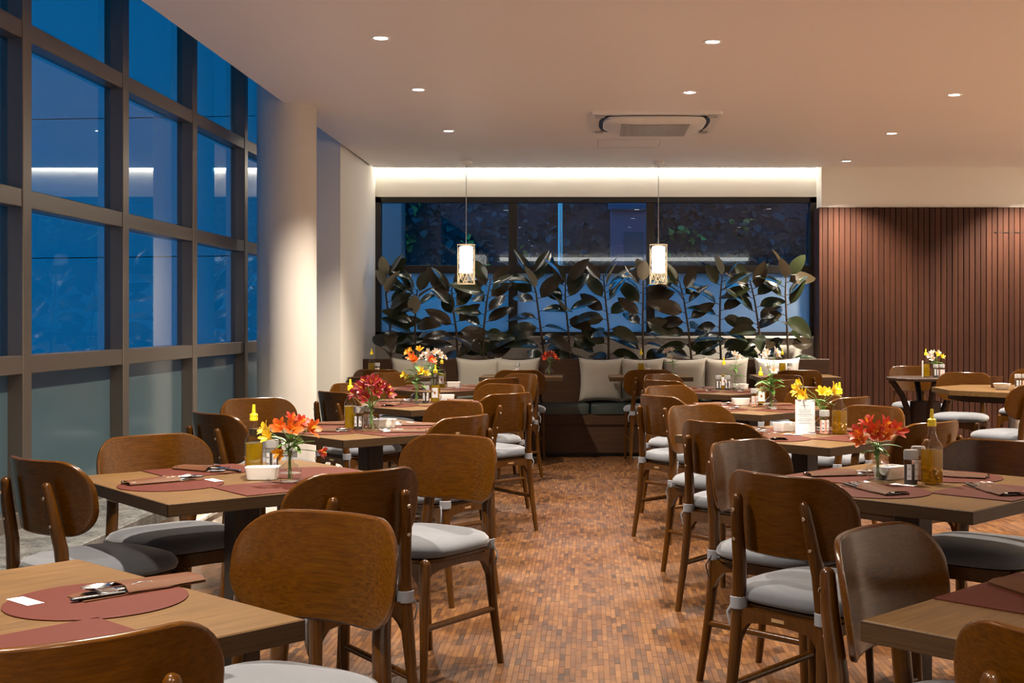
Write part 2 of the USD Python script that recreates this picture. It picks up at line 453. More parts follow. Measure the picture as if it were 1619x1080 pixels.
obj('wall_body', box(-2.7, X_RIGHT, Y_REAR - 0.2, Y_REAR, -0.1, 4.7), 'unseen_bounce_paint', wr, smooth=False)  # unseen end of the room, bouncing fill onto ceiling and chairs

# slatted cladding, each slat its own piece
sl = thing('slat_cladding', 'dark brown vertical wooden slat cladding on the right part of the back wall', 'wall cladding')
obj('backing_board', box(WX1, X_RIGHT - 0.01, Y_SLOT - 0.005, Y_SLOT + 0.02, 0.0, 2.364), 'slat_gap', sl, smooth=False)
x, k = WX1, 0
while x < 5.3:
    w = 0.0555
    zt = 2.364 - (0.002 if k % 3 else 0.0)
    obj('slat', box(x + 0.0025, x + w - 0.0025, Y_SLOT - 0.03 - 0.004 * (k % 2), Y_SLOT - 0.003, 0.0, zt, 0.003), 'slat_wood_%d' % RND.choice([0, 0, 1, 2, 1]), sl, smooth=False)
    x += w
    k += 1
obj('door_head_joint', box(4.0, 5.3, Y_SLOT - 0.0352, Y_SLOT - 0.03, 2.115, 2.121), 'slat_gap', sl, smooth=False)
obj('end_board', box(WX1 - 0.03, WX1, Y_SLOT - 0.034, Y_WIN - 0.01, 0.0, 2.364, 0.003), 'slat_wood_0', sl, smooth=False)

# granite ledge and baseboard along the glass
lg = thing('trim_1', kind='structure')
obj('ledge_top', box(-2.55, -2.01, Y_REAR, 10.93, 0.30, 0.36, 0.004), 'granite', lg)
obj('ledge_riser', box(-2.55, -2.03, Y_REAR, 10.93, -0.01, 0.30), 'cream_paint', lg, smooth=False)
obj('ledge_moulding', box(-2.03, -2.018, Y_REAR, 10.93, 0.195, 0.215, 0.003), 'cream_paint', lg)
bl = thing('baseboard_left', kind='structure')
obj('baseboard_body', box(-2.03, -2.015, Y_REAR, 10.93, -0.003, 0.07, 0.003), 'white_paint', bl)

# glazed front on the left
fc = thing('window_1', kind='structure')
PITCH, Y0 = 1.172, 5.43
ys = [Y0 + PITCH * k for k in range(-8, 7)]
zr = [0.43, 1.10, 1.818, 2.543, 3.265, 3.99, 4.6]
for y in ys:
    obj('mullion', box(X_GLASS - 0.10, X_GLASS, y, y + 0.085, 0.36, 4.6, 0.003), 'frame_metal', fc)
for y in ys[:-1]:
    for z in zr:
        obj('rail', box(X_GLASS - 0.10, X_GLASS - 0.004, y + 0.085, y + PITCH, z - 0.08, z, 0.003), 'frame_metal', fc)
    for a, b in zip(zr[:-1], zr[1:]):
        obj('glass_pane', box(X_GLASS - 0.073, X_GLASS - 0.067, y + 0.08, y + PITCH + 0.005, a - 0.002, b - 0.078), 'facade_frosted' if a < 0.5 else 'facade_glass', fc, smooth=False)

# column
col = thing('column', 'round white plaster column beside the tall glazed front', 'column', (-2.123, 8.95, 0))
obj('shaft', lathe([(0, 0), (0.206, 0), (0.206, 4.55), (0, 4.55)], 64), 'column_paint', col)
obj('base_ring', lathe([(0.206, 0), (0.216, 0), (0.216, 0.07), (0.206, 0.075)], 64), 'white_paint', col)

# window in the back wall
bw = thing('window_2', kind='structure')
mx = [(-0.79, -0.70), (0.599, 0.682)]
yf0, yf1 = Y_WIN - 0.01, Y_WIN + 0.09
obj('frame', cat_([box(WX0, WX1, yf0, yf1, WZ1 - 0.055, WZ1), box(WX0, WX1, yf0, yf1, WZ0, WZ0 + 0.045), box(WX0, WX0 + 0.055, yf0, yf1, WZ0, WZ1), box(WX1 - 0.065, WX1, yf0, yf1, WZ0, WZ1)]), 'frame_dark', bw, smooth=False)
for a, b in mx:
    obj('mullion', box(a, b, yf0 + 0.005, yf1, WZ0 + 0.045, WZ1 - 0.055, 0.003), 'frame_dark', bw)
edges = [WX0 + 0.055, mx[0][0], mx[0][1], mx[1][0], mx[1][1], WX1 - 0.065]
for a, b in zip(edges[::2], edges[1::2]):
    obj('transom', box(a, b, yf0 + 0.01, yf1, 1.727, 1.806, 0.003), 'frame_dark', bw)
    obj('glass_pane', box(a, b, yf0 + 0.045, yf0 + 0.051, 1.806, WZ1 - 0.055), 'window_glass', bw, smooth=False)
    obj('frosted_pane', box(a, b, yf0 + 0.045, yf0 + 0.051, WZ0 + 0.045, 1.727), 'window_frosted', bw, smooth=False)

# LED line in the ceiling slot, and its fellow at the other end of the room (seen mirrored in the panes)
led = thing('led_strip', 'bright white light line in the ceiling slot above the back window', 'light strip')
obj('diffuser', box(-2.12, 2.30, Y_WIN - 0.035, Y_WIN - 0.012, 2.764, 2.784), 'led_glow', led, smooth=False)
obj('profile', box(-2.12, 2.30, Y_WIN - 0.04, Y_WIN - 0.001, 2.784, 2.80), 'white_plastic', led, smooth=False)
led2 = thing('led_strip', 'white light line on the rear wall, seen mirrored in the back window', 'light strip')
obj('diffuser', box(-2.0, 3.7, Y_REAR + 0.02, Y_REAR + 0.05, 2.62, 2.70), 'led_soft', led2, smooth=False)

# ------------------------------------------------------------------ lamps
lights = [(-1.102, y) for y in (6.76, 8.27, 10.07, 5.1, 3.5, 1.8, 0.1)] + [(0.68, y) for y in (6.85, 8.37, 5.15, 0.1)] + \
         [(2.457, y) for y in (6.74, 8.46, 10.2, 11.98, 5.1)] + [(4.25, y) for y in (11.98, 10.2, 8.46, 6.74, 5.1)] + \
         [(6.0, y) for y in (11.2, 9.4, 7.6, 5.8, 4.0, 2.2, 0.4)] + [(x, -2.7) for x in (-1.1, 0.7, 2.5, 4.2)]      # last two rows: added fill washing the unseen right and rear walls
PHRASE = {(-1.102, 6.76): 'nearest recessed ceiling spotlight of the left row', (-1.102, 8.27): 'middle recessed ceiling spotlight of the left row', (-1.102, 10.07): 'farthest recessed ceiling spotlight of the left row, before the left pendant',
          (0.68, 6.85): 'nearer recessed ceiling spotlight in front of the air conditioner', (0.68, 8.37): 'recessed ceiling spotlight just in front of the air conditioner cassette',
          (2.457, 8.46): 'nearest visible recessed spotlight at upper right of the ceiling', (2.457, 10.2): 'middle recessed spotlight of the right ceiling row', (2.457, 11.98): 'farthest recessed spotlight, close to the beige soffit above the slats'}


ORD = ['first', 'second', 'third', 'fourth', 'fifth', 'sixth', 'seventh']


def off_frame(x, y):
    """Unseen spotlights above or beside the picture, added fill rows included, told apart by their row and their place in it."""
    if y < -2:
        return f'added fill wall washer over the unseen rear wall, {ORD[[-1.1, 0.7, 2.5, 4.2].index(x)]} from the left'
    row = {-1.102: 'left', 0.68: 'middle', 2.457: 'right', 4.25: 'far right', 6.0: 'added right fill'}[x]
    mates = sorted(b for a, b in lights if a == x and b > -2)
    return f'unseen ceiling spotlight of the {row} row beyond the picture, {ORD[mates.index(y)]} from our end'  # out of view, placed to light foreground, right side and walls


def make_spot(t):
    obj('trim_ring', lathe([(0.036, -0.001), (0.052, -0.004), (0.055, 0.0), (0.036, 0.0)], 28), 'white_plastic', t)
    obj('lens', lathe([(0, -0.0015), (0.037, -0.0015), (0.037, 0.0), (0, 0.0)], 24), 'lamp_glow', t, smooth=False)


for i, (x, y) in enumerate(lights):
    put('spot', ('ceiling_spotlight', make_spot), (x, y, H_CEIL), 0, PHRASE.get((x, y)) or off_frame(x, y), 'spotlight', 'recessed ceiling spotlights')
    L = UsdLux.SphereLight.Define(stage, '/World/spot_beam_%03d' % i)
    L.CreateRadiusAttr(0.03)
    L.CreateColorAttr(SPOT_COLOR)
    L.CreateIntensityAttr(SPOT_POWER)
    L.CreateNormalizeAttr(True)
    sh = UsdLux.ShapingAPI.Apply(L.GetPrim())
    sh.CreateShapingConeAngleAttr(56.0)
    sh.CreateShapingConeSoftnessAttr(0.85)
    L.AddTranslateOp().Set((x, y, H_CEIL - 0.05))

# air conditioner cassette
def make_ac(t):
    w, d = 0.475, 0.455
    plate = extrude(rounded_rect(w, d, 0.02, 5), 0.022, at=-0.022)
    obj('frame_plate', plate, 'white_plastic', t)
    slot = np.array([(x, -0.415 + 0.06 * abs(x / 0.40) ** 3) for x in np.linspace(-0.40, 0.40, 24)])
    band = np.vstack([slot, (slot + [0, 0.034])[::-1]])
    for a in range(4):
        obj('air_outlet', RZ(extrude(band, 0.003, at=-0.0245), a * PI / 2), 'black_plastic', t, smooth=False)
    body = superellipse(0.385, 0.372, 4.0, 56)
    obj('centre_panel', pillow_solid(body, [(0, -0.072), (0.72, -0.072), (0.88, -0.062), (1.0, -0.034), (1.0, -0.02), (0, -0.02)]), 'white_plastic', t, smooth=50)
    bars = [box(-0.25, 0.25, y, y + 0.008, -0.0765, -0.07) for y in np.arange(-0.28, 0.28, 0.0165)] + [box(x, x + 0.006, -0.28, 0.28, -0.076, -0.07) for x in np.arange(-0.25, 0.25, 0.025)]
    obj('intake_grille', cat_(bars), 'grey_plastic', t, smooth=False)
    for sx in (-1, 1):
        for sy in (-1, 1):
            obj('corner_cap', box(sx * 0.41 - 0.035, sx * 0.41 + 0.035, sy * 0.385 - 0.035, sy * 0.385 + 0.035, -0.034, -0.02, 0.005), 'grey_plastic', t)


ac = thing('air_conditioner', 'white square ceiling cassette air conditioner with a grille', 'air conditioner', (0.505, 9.57, H_CEIL), 0)
make_ac(ac)


# pendant lamps
def make_pendant(t):
    obj('canopy', lathe([(0, -0.045), (0.03, -0.043), (0.058, -0.02), (0.06, 0), (0, 0)], 24), 'white_plastic', t)
    obj('cable', tube([(0, 0, -0.04), (0, 0, -0.79)], 0.004, 8), 'grey_plastic', t)
    z1, z0, r = -0.79, -1.162, 0.083
    rr, sticks = random.Random(5), []
    for k in range(150):
        a = rr.uniform(0, 2 * PI)
        b = a + rr.choice([-1, 1]) * rr.uniform(0.35, 0.9)
        za = rr.uniform(z0, z1 - 0.02)
        zb = min(z1, max(z0, za + rr.choice([-1, 1]) * rr.uniform(0.06, 0.16)))
        pa, pb = np.array([r * math.cos(a), r * math.sin(a), za]), np.array([r * math.cos(b), r * math.sin(b), zb])
        mid = (pa + pb) / 2
        mid[:2] *= r / np.hypot(*mid[:2])
        sticks.append(tube([pa, mid, pb], 0.0015, 4, rounded=False))
    obj('rattan_weave', cat_(sticks), 'rattan', t, smooth=False)
    ring = lambda z: lathe([(r - 0.004, z - 0.003), (r + 0.003, z - 0.003), (r + 0.003, z + 0.003), (r - 0.004, z + 0.003), (r - 0.004, z - 0.003)], 32)
    obj('top_ring', ring(z1), 'rattan', t)
    obj('bottom_ring', ring(z0), 'rattan', t)
    spokes = cat_([tube([(0, 0, z1), (r * math.cos(a), r * math.sin(a), z1)], 0.002, 5, rounded=False) for a in np.arange(4) * PI / 2])
    obj('top_spokes', spokes, 'rattan', t, smooth=False)
    obj('inner_glass', lathe([(0, z1 - 0.27), (0.062, z1 - 0.27), (0.066, z1 - 0.26), (0.066, z1 - 0.03), (0.055, z1 - 0.015), (0, z1 - 0.012)], 28), 'pendant_glow', t)


for x, lab in ((-1.144, 'left woven cylinder pendant lamp hanging before the back window'), (0.677, 'right woven cylinder pendant lamp hanging before the back window')):
    put('pendant', ('pendant_lamp', make_pendant), (x, 11.98, H_CEIL), 0, lab, 'pendant lamp', 'woven pendant lamps')
    L = UsdLux.SphereLight.Define(stage, '/World/pendant_bulb_%d' % (x > 0))
    L.CreateRadiusAttr(0.03)
    L.CreateColorAttr((1, 0.86, 0.7))
    L.CreateIntensityAttr(0.25)
    L.CreateNormalizeAttr(True)
    L.AddTranslateOp().Set((x, 11.98, H_CEIL - 1.10))

# ------------------------------------------------------------------ bench along the back wall
BX0, BX1 = -2.13, 2.31
bn = thing('bench', 'long dark wooden wall bench with green leather seat pads under the back window', 'bench', (0, 0, 0))
obj('base', box(BX0, BX1 - 0.002, 11.66, 12.02, 0.03, 0.385, 0.003), 'bench_wood', bn)
obj('plinth', box(BX0, BX1 - 0.002, 11.70, 12.0, 0.0, 0.03), 'frame_dark', bn, smooth=False)
obj('upper_board', box(BX0, BX1 - 0.002, 11.645, 11.66, 0.29, 0.388, 0.003), 'bench_wood', bn)
obj('backrest', box(BX0, BX1 - 0.002, 12.02, 12.08, 0.03, 0.885, 0.004), 'bench_wood', bn)
cuts = [BX0 + 0.01, -1.45, -0.78, -0.06, 0.03 + 0.002, 0.80, 1.55, BX1 - 0.01]
cuts = [BX0 + 0.01, -1.36, -0.66, 0.03, 0.72, 1.42, BX1 - 0.01]
for a, b in zip(cuts[:-1], cuts[1:]):
    w = (b - a) / 2 - 0.003
    pad = pillow_solid(superellipse(w, 0.19, 16, 64), [(0, 0), (0.99, 0), (1, 0.006), (1.0, 0.066), (0.975, 0.084), (0.9, 0.09), (0, 0.092)])
    obj('seat_pad', T(pad, (a + b) / 2, 11.825, 0.388), 'green_leather', bn, smooth=40)
pl = thing('planter', 'planting trough hidden between the bench back and window wall', 'planter', (0, 0, 0))
obj('trough', box(BX0 + 0.005, BX1 - 0.04, 12.09, 12.40, 0.0, 0.82, 0.003), 'bench_wood', pl)
obj('soil', box(BX0 + 0.02, BX1 - 0.06, 12.10, 12.39, 0.82, 0.835), 'soil', pl, smooth=False)


def make_pillow(t):
    def f(n=18):
        v, idx = [], {}
        g = np.linspace(-1, 1, n)
        out = []
        for side in (1, -1):
            for a in g:
                for b in g:
                    pinch = 1 - 0.10 * (1 - b * b) * abs(a) ** 3, 1 - 0.12 * (1 - a * a) * abs(b) ** 3
                    th = 0.075 * ((1 - a ** 4) * (1 - b ** 4)) ** 0.45
                    out.append((0.215 * a * pinch[0], side * th, 0.215 + 0.215 * b * pinch[1]))
        F = []
        for s in (0, 1):
            for i in range(n - 1):
                for j in range(n - 1):
                    q = [s * n * n + i * n + j, s * n * n + (i + 1) * n + j, s * n * n + (i + 1) * n + j + 1, s * n * n + i * n + j + 1]
                    if s == 0:
                        q = q[::-1]
                    F += [[q[0], q[1], q[2]], [q[0], q[2], q[3]]]
        m = trimesh.Trimesh(out, F, process=False)
        m.merge_vertices(digits_vertex=5)
        return m
    obj('pillow_cover', f(), 'linen', t, smooth=True)


def make_white_pillow(t):
    src = stage.GetPrimAtPath('/World/cushion/pillow_cover')
    v, f = np.array(src.GetAttribute('points').Get()), np.array(src.GetAttribute('faceVertexIndices').Get()).reshape(-1, 3)
    obj('pillow_cover', trimesh.Trimesh(v, f, process=False), 'white_linen', t, smooth=True)


PIL = [(-1.02, 'beige linen cushion on the bench, left of the aisle, second from the left', 0), (-0.655, 'beige linen cushion on the bench directly left of the red flowers', 3), (0.135, 'large beige linen cushion at the aisle end of the right bench tables', -1.5),
       (0.52, 'beige linen cushion behind the third bench table with the oil bottle', 2), (0.92, 'beige linen cushion behind the pink and white flowers', -2), (1.31, 'beige linen cushion right of the pink and white flowers', 2), (-1.63, 'leftmost beige linen cushion on the bench', 2)]
PZ = [0.0] * 7
for k, (x, lab, r) in enumerate(PIL):
    put('pillow', ('cushion', make_pillow), (x, 11.915, 0.474), r, lab, 'cushion', 'linen cushions on the bench')
put('pillow_w', ('white_cushion', make_white_pillow), (1.79, 11.915, 0.474), -3, 'off-white cushion at the right end of the bench', 'cushion')


# ------------------------------------------------------------------ chairs
def backrest_y(x, z): return -0.205 + 1.5 * x * x - (z - 0.59) * 0.16


def make_chair(t):
    HW, HH, RC, NU = 0.2265, 0.1175, 0.1, 29
    zs = HH * np.sin(np.linspace(-PI / 2, PI / 2, 21))
    us = np.sin(np.linspace(-PI / 2, PI / 2, NU)) * 0.5 + np.linspace(-1, 1, NU) * 0.5

    def wide(z, cut):
        hw, hh, rc = HW - cut, HH - cut, RC - cut
        d = max(0.0, abs(z) - (hh - rc))
        return hw - rc + math.sqrt(max(0.0, rc * rc - d * d))
    v, f, rows = [], [], len(zs)
    for side in (1, -1):
        for lev, (cut, d) in enumerate(((0.004, .0075), (0.0, .0045))):
            for z in zs * (HH - cut) / HH:
                for u in us:
                    x = u * wide(z, cut)
                    v.append([x, backrest_y(x, z + .7075) + side * d, z + .7075])
    blk = rows * NU
    quad = lambda a, b, c, e: f.extend([[a, b, c], [a, c, e]])
    for base, flip in ((0, 1), (2 * blk, 0)):
        for i in range(rows - 1):
            for j in range(NU - 1):
                p = [base + i * NU + j, base + i * NU + j + 1, base + (i + 1) * NU + j + 1, base + (i + 1) * NU + j]
                quad(*(p[::-1] if flip else p))
    loop = [j for j in range(NU)] + [i * NU + NU - 1 for i in range(1, rows)] + [(rows - 1) * NU + j for j in range(NU - 2, -1, -1)] + [i * NU for i in range(rows - 2, 0, -1)]
    for A, B in ((0, blk), (blk, 3 * blk), (3 * blk, 2 * blk)):
        for q in range(len(loop)):
            p, r = loop[q], loop[(q + 1) % len(loop)]
            quad(A + p, A + r, B + r, B + p)
    m = trimesh.Trimesh(v, f, process=False)
    m.merge_vertices(digits_vertex=6)
    m.update_faces(m.nondegenerate_faces())
    trimesh.repair.fix_normals(m)
    obj('backrest', m, 'chair_wood', t, smooth=40)
    post = lambda s: [(s * .168, -.255, 0), (s * .158, -.222, .22), (s * .149, -.203, .42), (s * .139, -.212, .56), (s * .128, -.236, .68), (s * .118, -.2465, .748)]
    for s in (-1, 1):
        lg_ = obj('rear_leg', tube(post(s), [.0125, .0165, .021, .0205, .0185, .0155], 12), 'leg_wood', t, smooth=50)
        for z in (0.63, 0.715):
            y = -0.244 if z > .7 else -0.228
            obj('screw_cap', T(R(lathe([(0, -.001), (.006, -.001), (.006, .0), (.004, .0025), (0, .003)], 10), PI / 2, [1, 0, 0]), s * (.1335 if z < .7 else .1235), y - .0165, z), 'screw_metal', lg_)
    for s in (-1, 1):
        obj('front_leg', tube([(s * .192, .205, 0), (s * .186, .195, .2), (s * .178, .182, .428)], [.0115, .0155, .0205], 12), 'leg_wood', t, smooth=50)
    for s in (-1, 1):
        u = np.linspace(-1, 1, 17)
        y = -.01 + u * .19
        lower = .372 + .028 * (1 - abs(u) ** 3) - .05 * np.maximum(0, abs(u) - .8) / .2
        upper = .432 - .012 * np.exp(-((u + .72) / .16) ** 2)
        poly = np.vstack([np.stack([y, lower], 1), np.stack([y, upper], 1)[::-1]])
        obj('side_rail', extrude(poly, .02, 'yz', at=s * .160 - .010), 'leg_wood', t, smooth=30)
    for nm, yy, hw in (('front_rail', .172, .172), ('rear_rail', -.213, .145)):
        u = np.linspace(-1, 1, 17)
        lower = .375 + .022 * (1 - abs(u) ** 3) - .045 * np.maximum(0, abs(u) - .8) / .2
        poly = np.vstack([np.stack([u * hw, lower], 1), np.stack([u * hw, np.full(17, .430)], 1)[::-1]])
        rail = obj(nm, extrude(poly, .02, 'xz', at=yy), 'leg_wood', t, smooth=30)
        if nm == 'rear_rail':
            obj('maker_plate', box(-.022, .022, -.2145, -.2125, .408, .418), 'brass', rail, smooth=False)
    for s in (-1, 1):
        obj('side_stretcher', tube([(s * .159, -.225, .205), (s * .186, .197, .215)], [.0115, .0115], 10, rounded=False), 'leg_wood', t, smooth=50)
    obj('seat_board', pillow_solid(superellipse(.192, .192, 5, 40), [(0, .426), (.97, .426), (1, .430), (1, .440), (.97, .444), (0, .444)]), 'leg_wood', t, smooth=40)
    cu = obj('seat_cushion', T(pillow_solid(superellipse(.218, .212, 3.4, 48), [(0, .444), (.90, .444), (.975, .449), (1.0, .462), (.99, .474), (.94, .488), (.82, .499), (.6, .506), (.3, .5085), (0, .509)]), 0, .0, 0), 'cushion_cloth', t, smooth=60)
    for s in (-1, 1):
        ring = []
        th = np.linspace(0, 2 * PI, 17)[:-1]
        for r_, z_ in ((.0235, .425), (.0255, .427), (.0255, .459), (.0235, .461)):
            ring.append(np.stack([s * .1485 + r_ * np.cos(th), -.2035 + r_ * np.sin(th), np.full(16, z_)], 1))
        v = np.vstack(ring)
        f = []
        for i in range(3):
            for j in range(16):
                a, b, c, e = i * 16 + j, i * 16 + (j + 1) % 16, (i + 1) * 16 + (j + 1) % 16, (i + 1) * 16 + j
                f += [[a, b, c], [a, c, e]]
        tie = cat_([trimesh.Trimesh(v, f, process=False), box(s * .155 - .009, s * .155 + .009, -.2, -.165, .437, .4395, .0008), tube([(s * .172, -.2, .44), (s * .186, -.212, .41), (s * .181, -.205, .37)], .0045, 6, flat=.35)])
        obj('tie_strap', tie, 'strap_cloth', cu, smooth=40)


ROWP = {'T': 'left-row', 'R': 'right-row'}
NTH = {1: 'first', 2: 'second', 3: 'third', 4: 'fourth', 5: 'fifth'}


def table_phrase(k):
    return f'{NTH[int(k[1])]} {ROWP[k[0]]} table'


SIDE = {'nl': 'near left', 'fl': 'far left', 'nr': 'near right', 'fr': 'far right'}
CHAIRS = [("T1", 'nr', -0.815, 1.88, -36), ("T1", 'fr', -0.665, 2.60, -152), ("T2", 'nl', -1.575, 4.08, 37), ("T2", 'fl', -1.475, 4.55, 134), ("T2", 'nr', -0.779, 3.76, -42), ("T2", 'fr', -0.595, 4.50, -147),
          ("T3", 'nl', -1.600, 6.00, 42), ("T3", 'fl', -1.690, 6.78, 140), ("T3", 'nr', -0.715, 5.78, -58), ("T3", 'fr', -0.803, 6.50, -139), ("T4", 'nl', -1.380, 7.75, 46), ("T4", 'fl', -1.450, 8.49, 135),
          ("T4", 'nr', -0.600, 7.58, -46), ("T4", 'fr', -0.680, 8.32, -143), ("T5", 'nl', -1.535, 9.65, 40), ("T5", 'fl', -1.480, 10.20, 130), ("T5", 'nr', -0.782, 9.54, -47), ("T5", 'fr', -0.660, 10.02, -133),
          ("R1", 'nl', 0.822, 1.855, 45), ("R1", 'fl', 0.742, 2.44, 129), ("R2", 'nl', 0.687, 3.665, 47), ("R2", 'fl', 0.690, 4.33, 135), ("R2", 'fr', 1.346, 4.31, -143), ("R3", 'nl', 0.689, 5.505, 44),
          ("R3", 'fl', 0.667, 6.20, 143), ("R3", 'fr', 1.269, 6.17, -126), ("R3", 'nr', 1.340, 5.50, -39), ("R4", 'nl', 0.575, 7.33, 56), ("R4", 'fl', 0.642, 8.12, 143), ("R4", 'fr', 1.311, 7.91, -131),
          ("R4", 'nr', 1.344, 7.215, -44), ("R5", 'nl', 0.682, 9.20, 45), ("R5", 'fl', 0.718, 9.93, 137), ("R5", 'fr', 1.40, 9.78, -128), ("R5", 'nr', 1.266, 9.26, -38)]
for k, s, x, y, th in CHAIRS:
    how = 'back turned to us' if s[0] == 'n' else 'facing us'
    put('chair', ('dining_chair', make_chair), (x, y, 0), -th, f'brown bentwood chair, {how}, at {SIDE[s]} side of the {table_phrase(k)}', 'chair', 'chairs around the square tables')
for x, y, th, lab in ((-1.83, 11.27, 2, 'brown bentwood chair facing the bench at its leftmost small table'), (-0.58, 11.12, 1, 'brown bentwood chair facing the bench, left of the aisle end'), (0.541, 11.22, -1, 'brown bentwood chair facing the bench, right of the aisle end'),
                      (1.80, 11.10, -8, 'brown bentwood chair facing the bench at its rightmost small table'), (3.044, 11.62, 172, 'bentwood chair between the dark round table and the slat cladding'), (3.004, 10.20, -150, 'bentwood chair facing us between the round and the octagonal table'),
                      (2.87, 8.62, -35, 'bentwood chair cut by the right picture edge, back to us, near octagonal table'), (3.80, 10.9, -140, 'bentwood chair behind the octagonal table at the right picture edge')):
    put('chair', ('dining_chair', make_chair), (x, y, 0), -th, lab, 'chair', 'chairs away from the square tables')

# ------------------------------------------------------------------ tables
ZT = 0.72


def make_square(a, b, zt, ba=0.21):
    def fn(t):
        th, e = 0.038, 0.003
        obj('tabletop', box(-a / 2 + e, a / 2 - e, -b / 2 + e, b / 2 - e, zt - th, zt, 0.0015), 'table_wood', t)
        for s in (-1, 1):
            obj('edge_band', box(-a / 2, a / 2, s * b / 2 - (e if s > 0 else 0), s * b / 2 + (e if s < 0 else 0), zt - th, zt - 0.0012, 0.0008), 'edge_wood', t)
            obj('edge_band', box(s * a / 2 - (e if s > 0 else 0), s * a / 2 + (e if s < 0 else 0), -b / 2, b / 2, zt - th, zt - 0.0012, 0.0008), 'edge_wood', t)
        obj('pedestal', box(-.045, .045, -.045, .045, .012, zt - th - .012, .004), 'pedestal_wood', t)
        obj('top_plate', box(-.16, .16, -.16, .16, zt - th - .012, zt - th, .002), 'pedestal_wood', t)
        obj('base_plate', cat_([box(-ba, ba, -.035, .035, .0, .018, .004), box(-.035, .035, -ba, ba, .0, .018, .004)]), 'brushed_steel', t)
    return fn


TABLES = {'T1': (-1.10, 2.215, 48), 'T2': (-1.157, 4.245, 40), 'T3': (-1.06, 6.20, 43), 'T4': (-1.04, 8.06, 45), 'T5': (-1.13, 9.93, 45),
          'R1': (1.085, 2.24, 45), 'R2': (1.06, 4.11, 46), 'R3': (1.01, 5.87, 45), 'R4': (0.98, 7.70, 45), 'R5': (1.01, 9.60, 45)}
TLOOK = {'T1': 'set with two leather mats, foreground left', 'T2': 'with orange and yellow flowers', 'T3': 'with dark red flowers', 'T4': 'with amber and orange flowers', 'T5': 'with white flowers',
         'R1': 'in the bottom right corner', 'R2': 'with orange-red flowers', 'R3': 'with the menu card and yellow flowers', 'R4': 'with tall white flowers', 'R5': 'with one white stem'}
for k, (x, y, a) in TABLES.items():
    put('square_table', ('square_table', make_square(0.85, 0.85, ZT)), (x, y, 0), a, f'square wooden table {TLOOK[k]}, {NTH[int(k[1])]} in the {ROWP[k[0]].replace("-", " ")}', 'table', 'square dining tables')
BT = [(-1.90, 'small table before the bench in the left corner'), (-0.585, 'small table before the bench with red flowers, left of aisle'), (0.57, 'small table before the bench with pink and white flowers'), (1.88, 'small table before the bench at its right end')]
for x, lab in BT:
    put('bench_table', ('bench_table', make_square(0.74, 0.60, 0.75, 0.16)), (max(x, -1.745), 11.47, 0), 0, lab, 'table', 'small tables along the bench')

rt = thing('round_table', 'dark round bistro table with curved legs before the slat cladding', 'table', (2.93, 10.95, 0))
obj('tabletop', lathe([(0, .735), (.325, .735), (.33, .738), (.33, .757), (.325, .76), (0, .76)], 48), 'pedestal_wood', rt)
obj('drum', lathe([(0, .0), (.13, .0), (.13, .55), (0, .55)], 28), 'pedestal_wood', rt)
for k in range(4):
    a = k * PI / 2 + PI
    P_ = [(.12, .30), (.15, .46), (.20, .60), (.27, .70), (.30, .736)]
    obj('curved_leg', tube([(r * math.cos(a), r * math.sin(a), z) for r, z in P_], .026, 10, rounded=False), 'pedestal_wood', rt, smooth=50)
ot = thing('octagonal_table', 'octagonal brown table on a steel column at the right picture edge', 'table', (3.15, 9.30, 0), 0)
octa = np.array([(0.60 * math.cos(a), 0.60 * math.sin(a)) for a in np.arange(8) * PI / 4 + PI / 8])
obj('tabletop', extrude(octa, .035, at=.715), 'table_wood', ot)
obj('skirt', extrude(octa * 0.80, .05, at=.665), 'pedestal_wood', ot)
obj('column', lathe([(0, .012), (.045, .012), (.045, .67), (0, .67)], 24), 'brushed_steel', ot)
obj('base_plate', lathe([(0, 0), (.26, 0), (.26, .008), (.05, .016), (0, .016)], 40), 'brushed_steel', ot)

# ------------------------------------------------------------------ place settings
def make_round_mat(t):
    obj('leather', pillow_solid(superellipse(.165, .165, 2, 56), [(0, 0), (.99, 0), (1, .001), (1, .0024), (.992, .003), (0, .003)]), 'mat_leather', t, smooth=40)


def make_square_mat(t):
    obj('leather', box(-.17, .17, -.135, .135, 0, .003, .0006), 'mat_leather', t)


def make_pouch(t):
    o = np.array([(-.115, -.042), (.125, -.042), (.138, -.026), (.138, .042), (-.115, .042)])
    obj('lower_leaf', extrude(o, .0022), 'pouch_leather', t, smooth=False)
    nx, ny, V, Fc = 12, 7, [], []
    for i in range(nx):
        for j in range(ny):
            x, y = -.115 + .165 * i / (nx - 1), -.042 + .084 * j / (ny - 1)
            z = .0035 + .0135 * (1 - (abs(y) / .042) ** 4) * (.55 + .45 * i / (nx - 1))
            V.append([x, y, z])
    V += [[x, y, z + .0018] for x, y, z in V]
    k = nx * ny
    for i in range(nx - 1):
        for j in range(ny - 1):
            a, b, c, d = i * ny + j, (i + 1) * ny + j, (i + 1) * ny + j + 1, i * ny + j + 1
            Fc += [[a, c, b], [a, d, c], [k + a, k + b, k + c], [k + a, k + c, k + d]]
    for j in range(ny - 1):
        for r in (0, (nx - 1) * ny):
            a, b = r + j, r + j + 1
            Fc += [[a, b, k + b], [a, k + b, k + a]]
    obj('upper_leaf', trimesh.Trimesh(V, Fc, process=False), 'pouch_leather', t, smooth=40)
    obj('napkin', box(-.10, .085, -.026, .026, .0024, .0042, .0006), 'paper', t)


def bent(o, z):
    m = extrude(o, .0016)
    for _ in range(2):
        m = m.subdivide()
    v = m.vertices.copy()
    v[:, 2] += z(v[:, 0])
    m.vertices = v
    return m


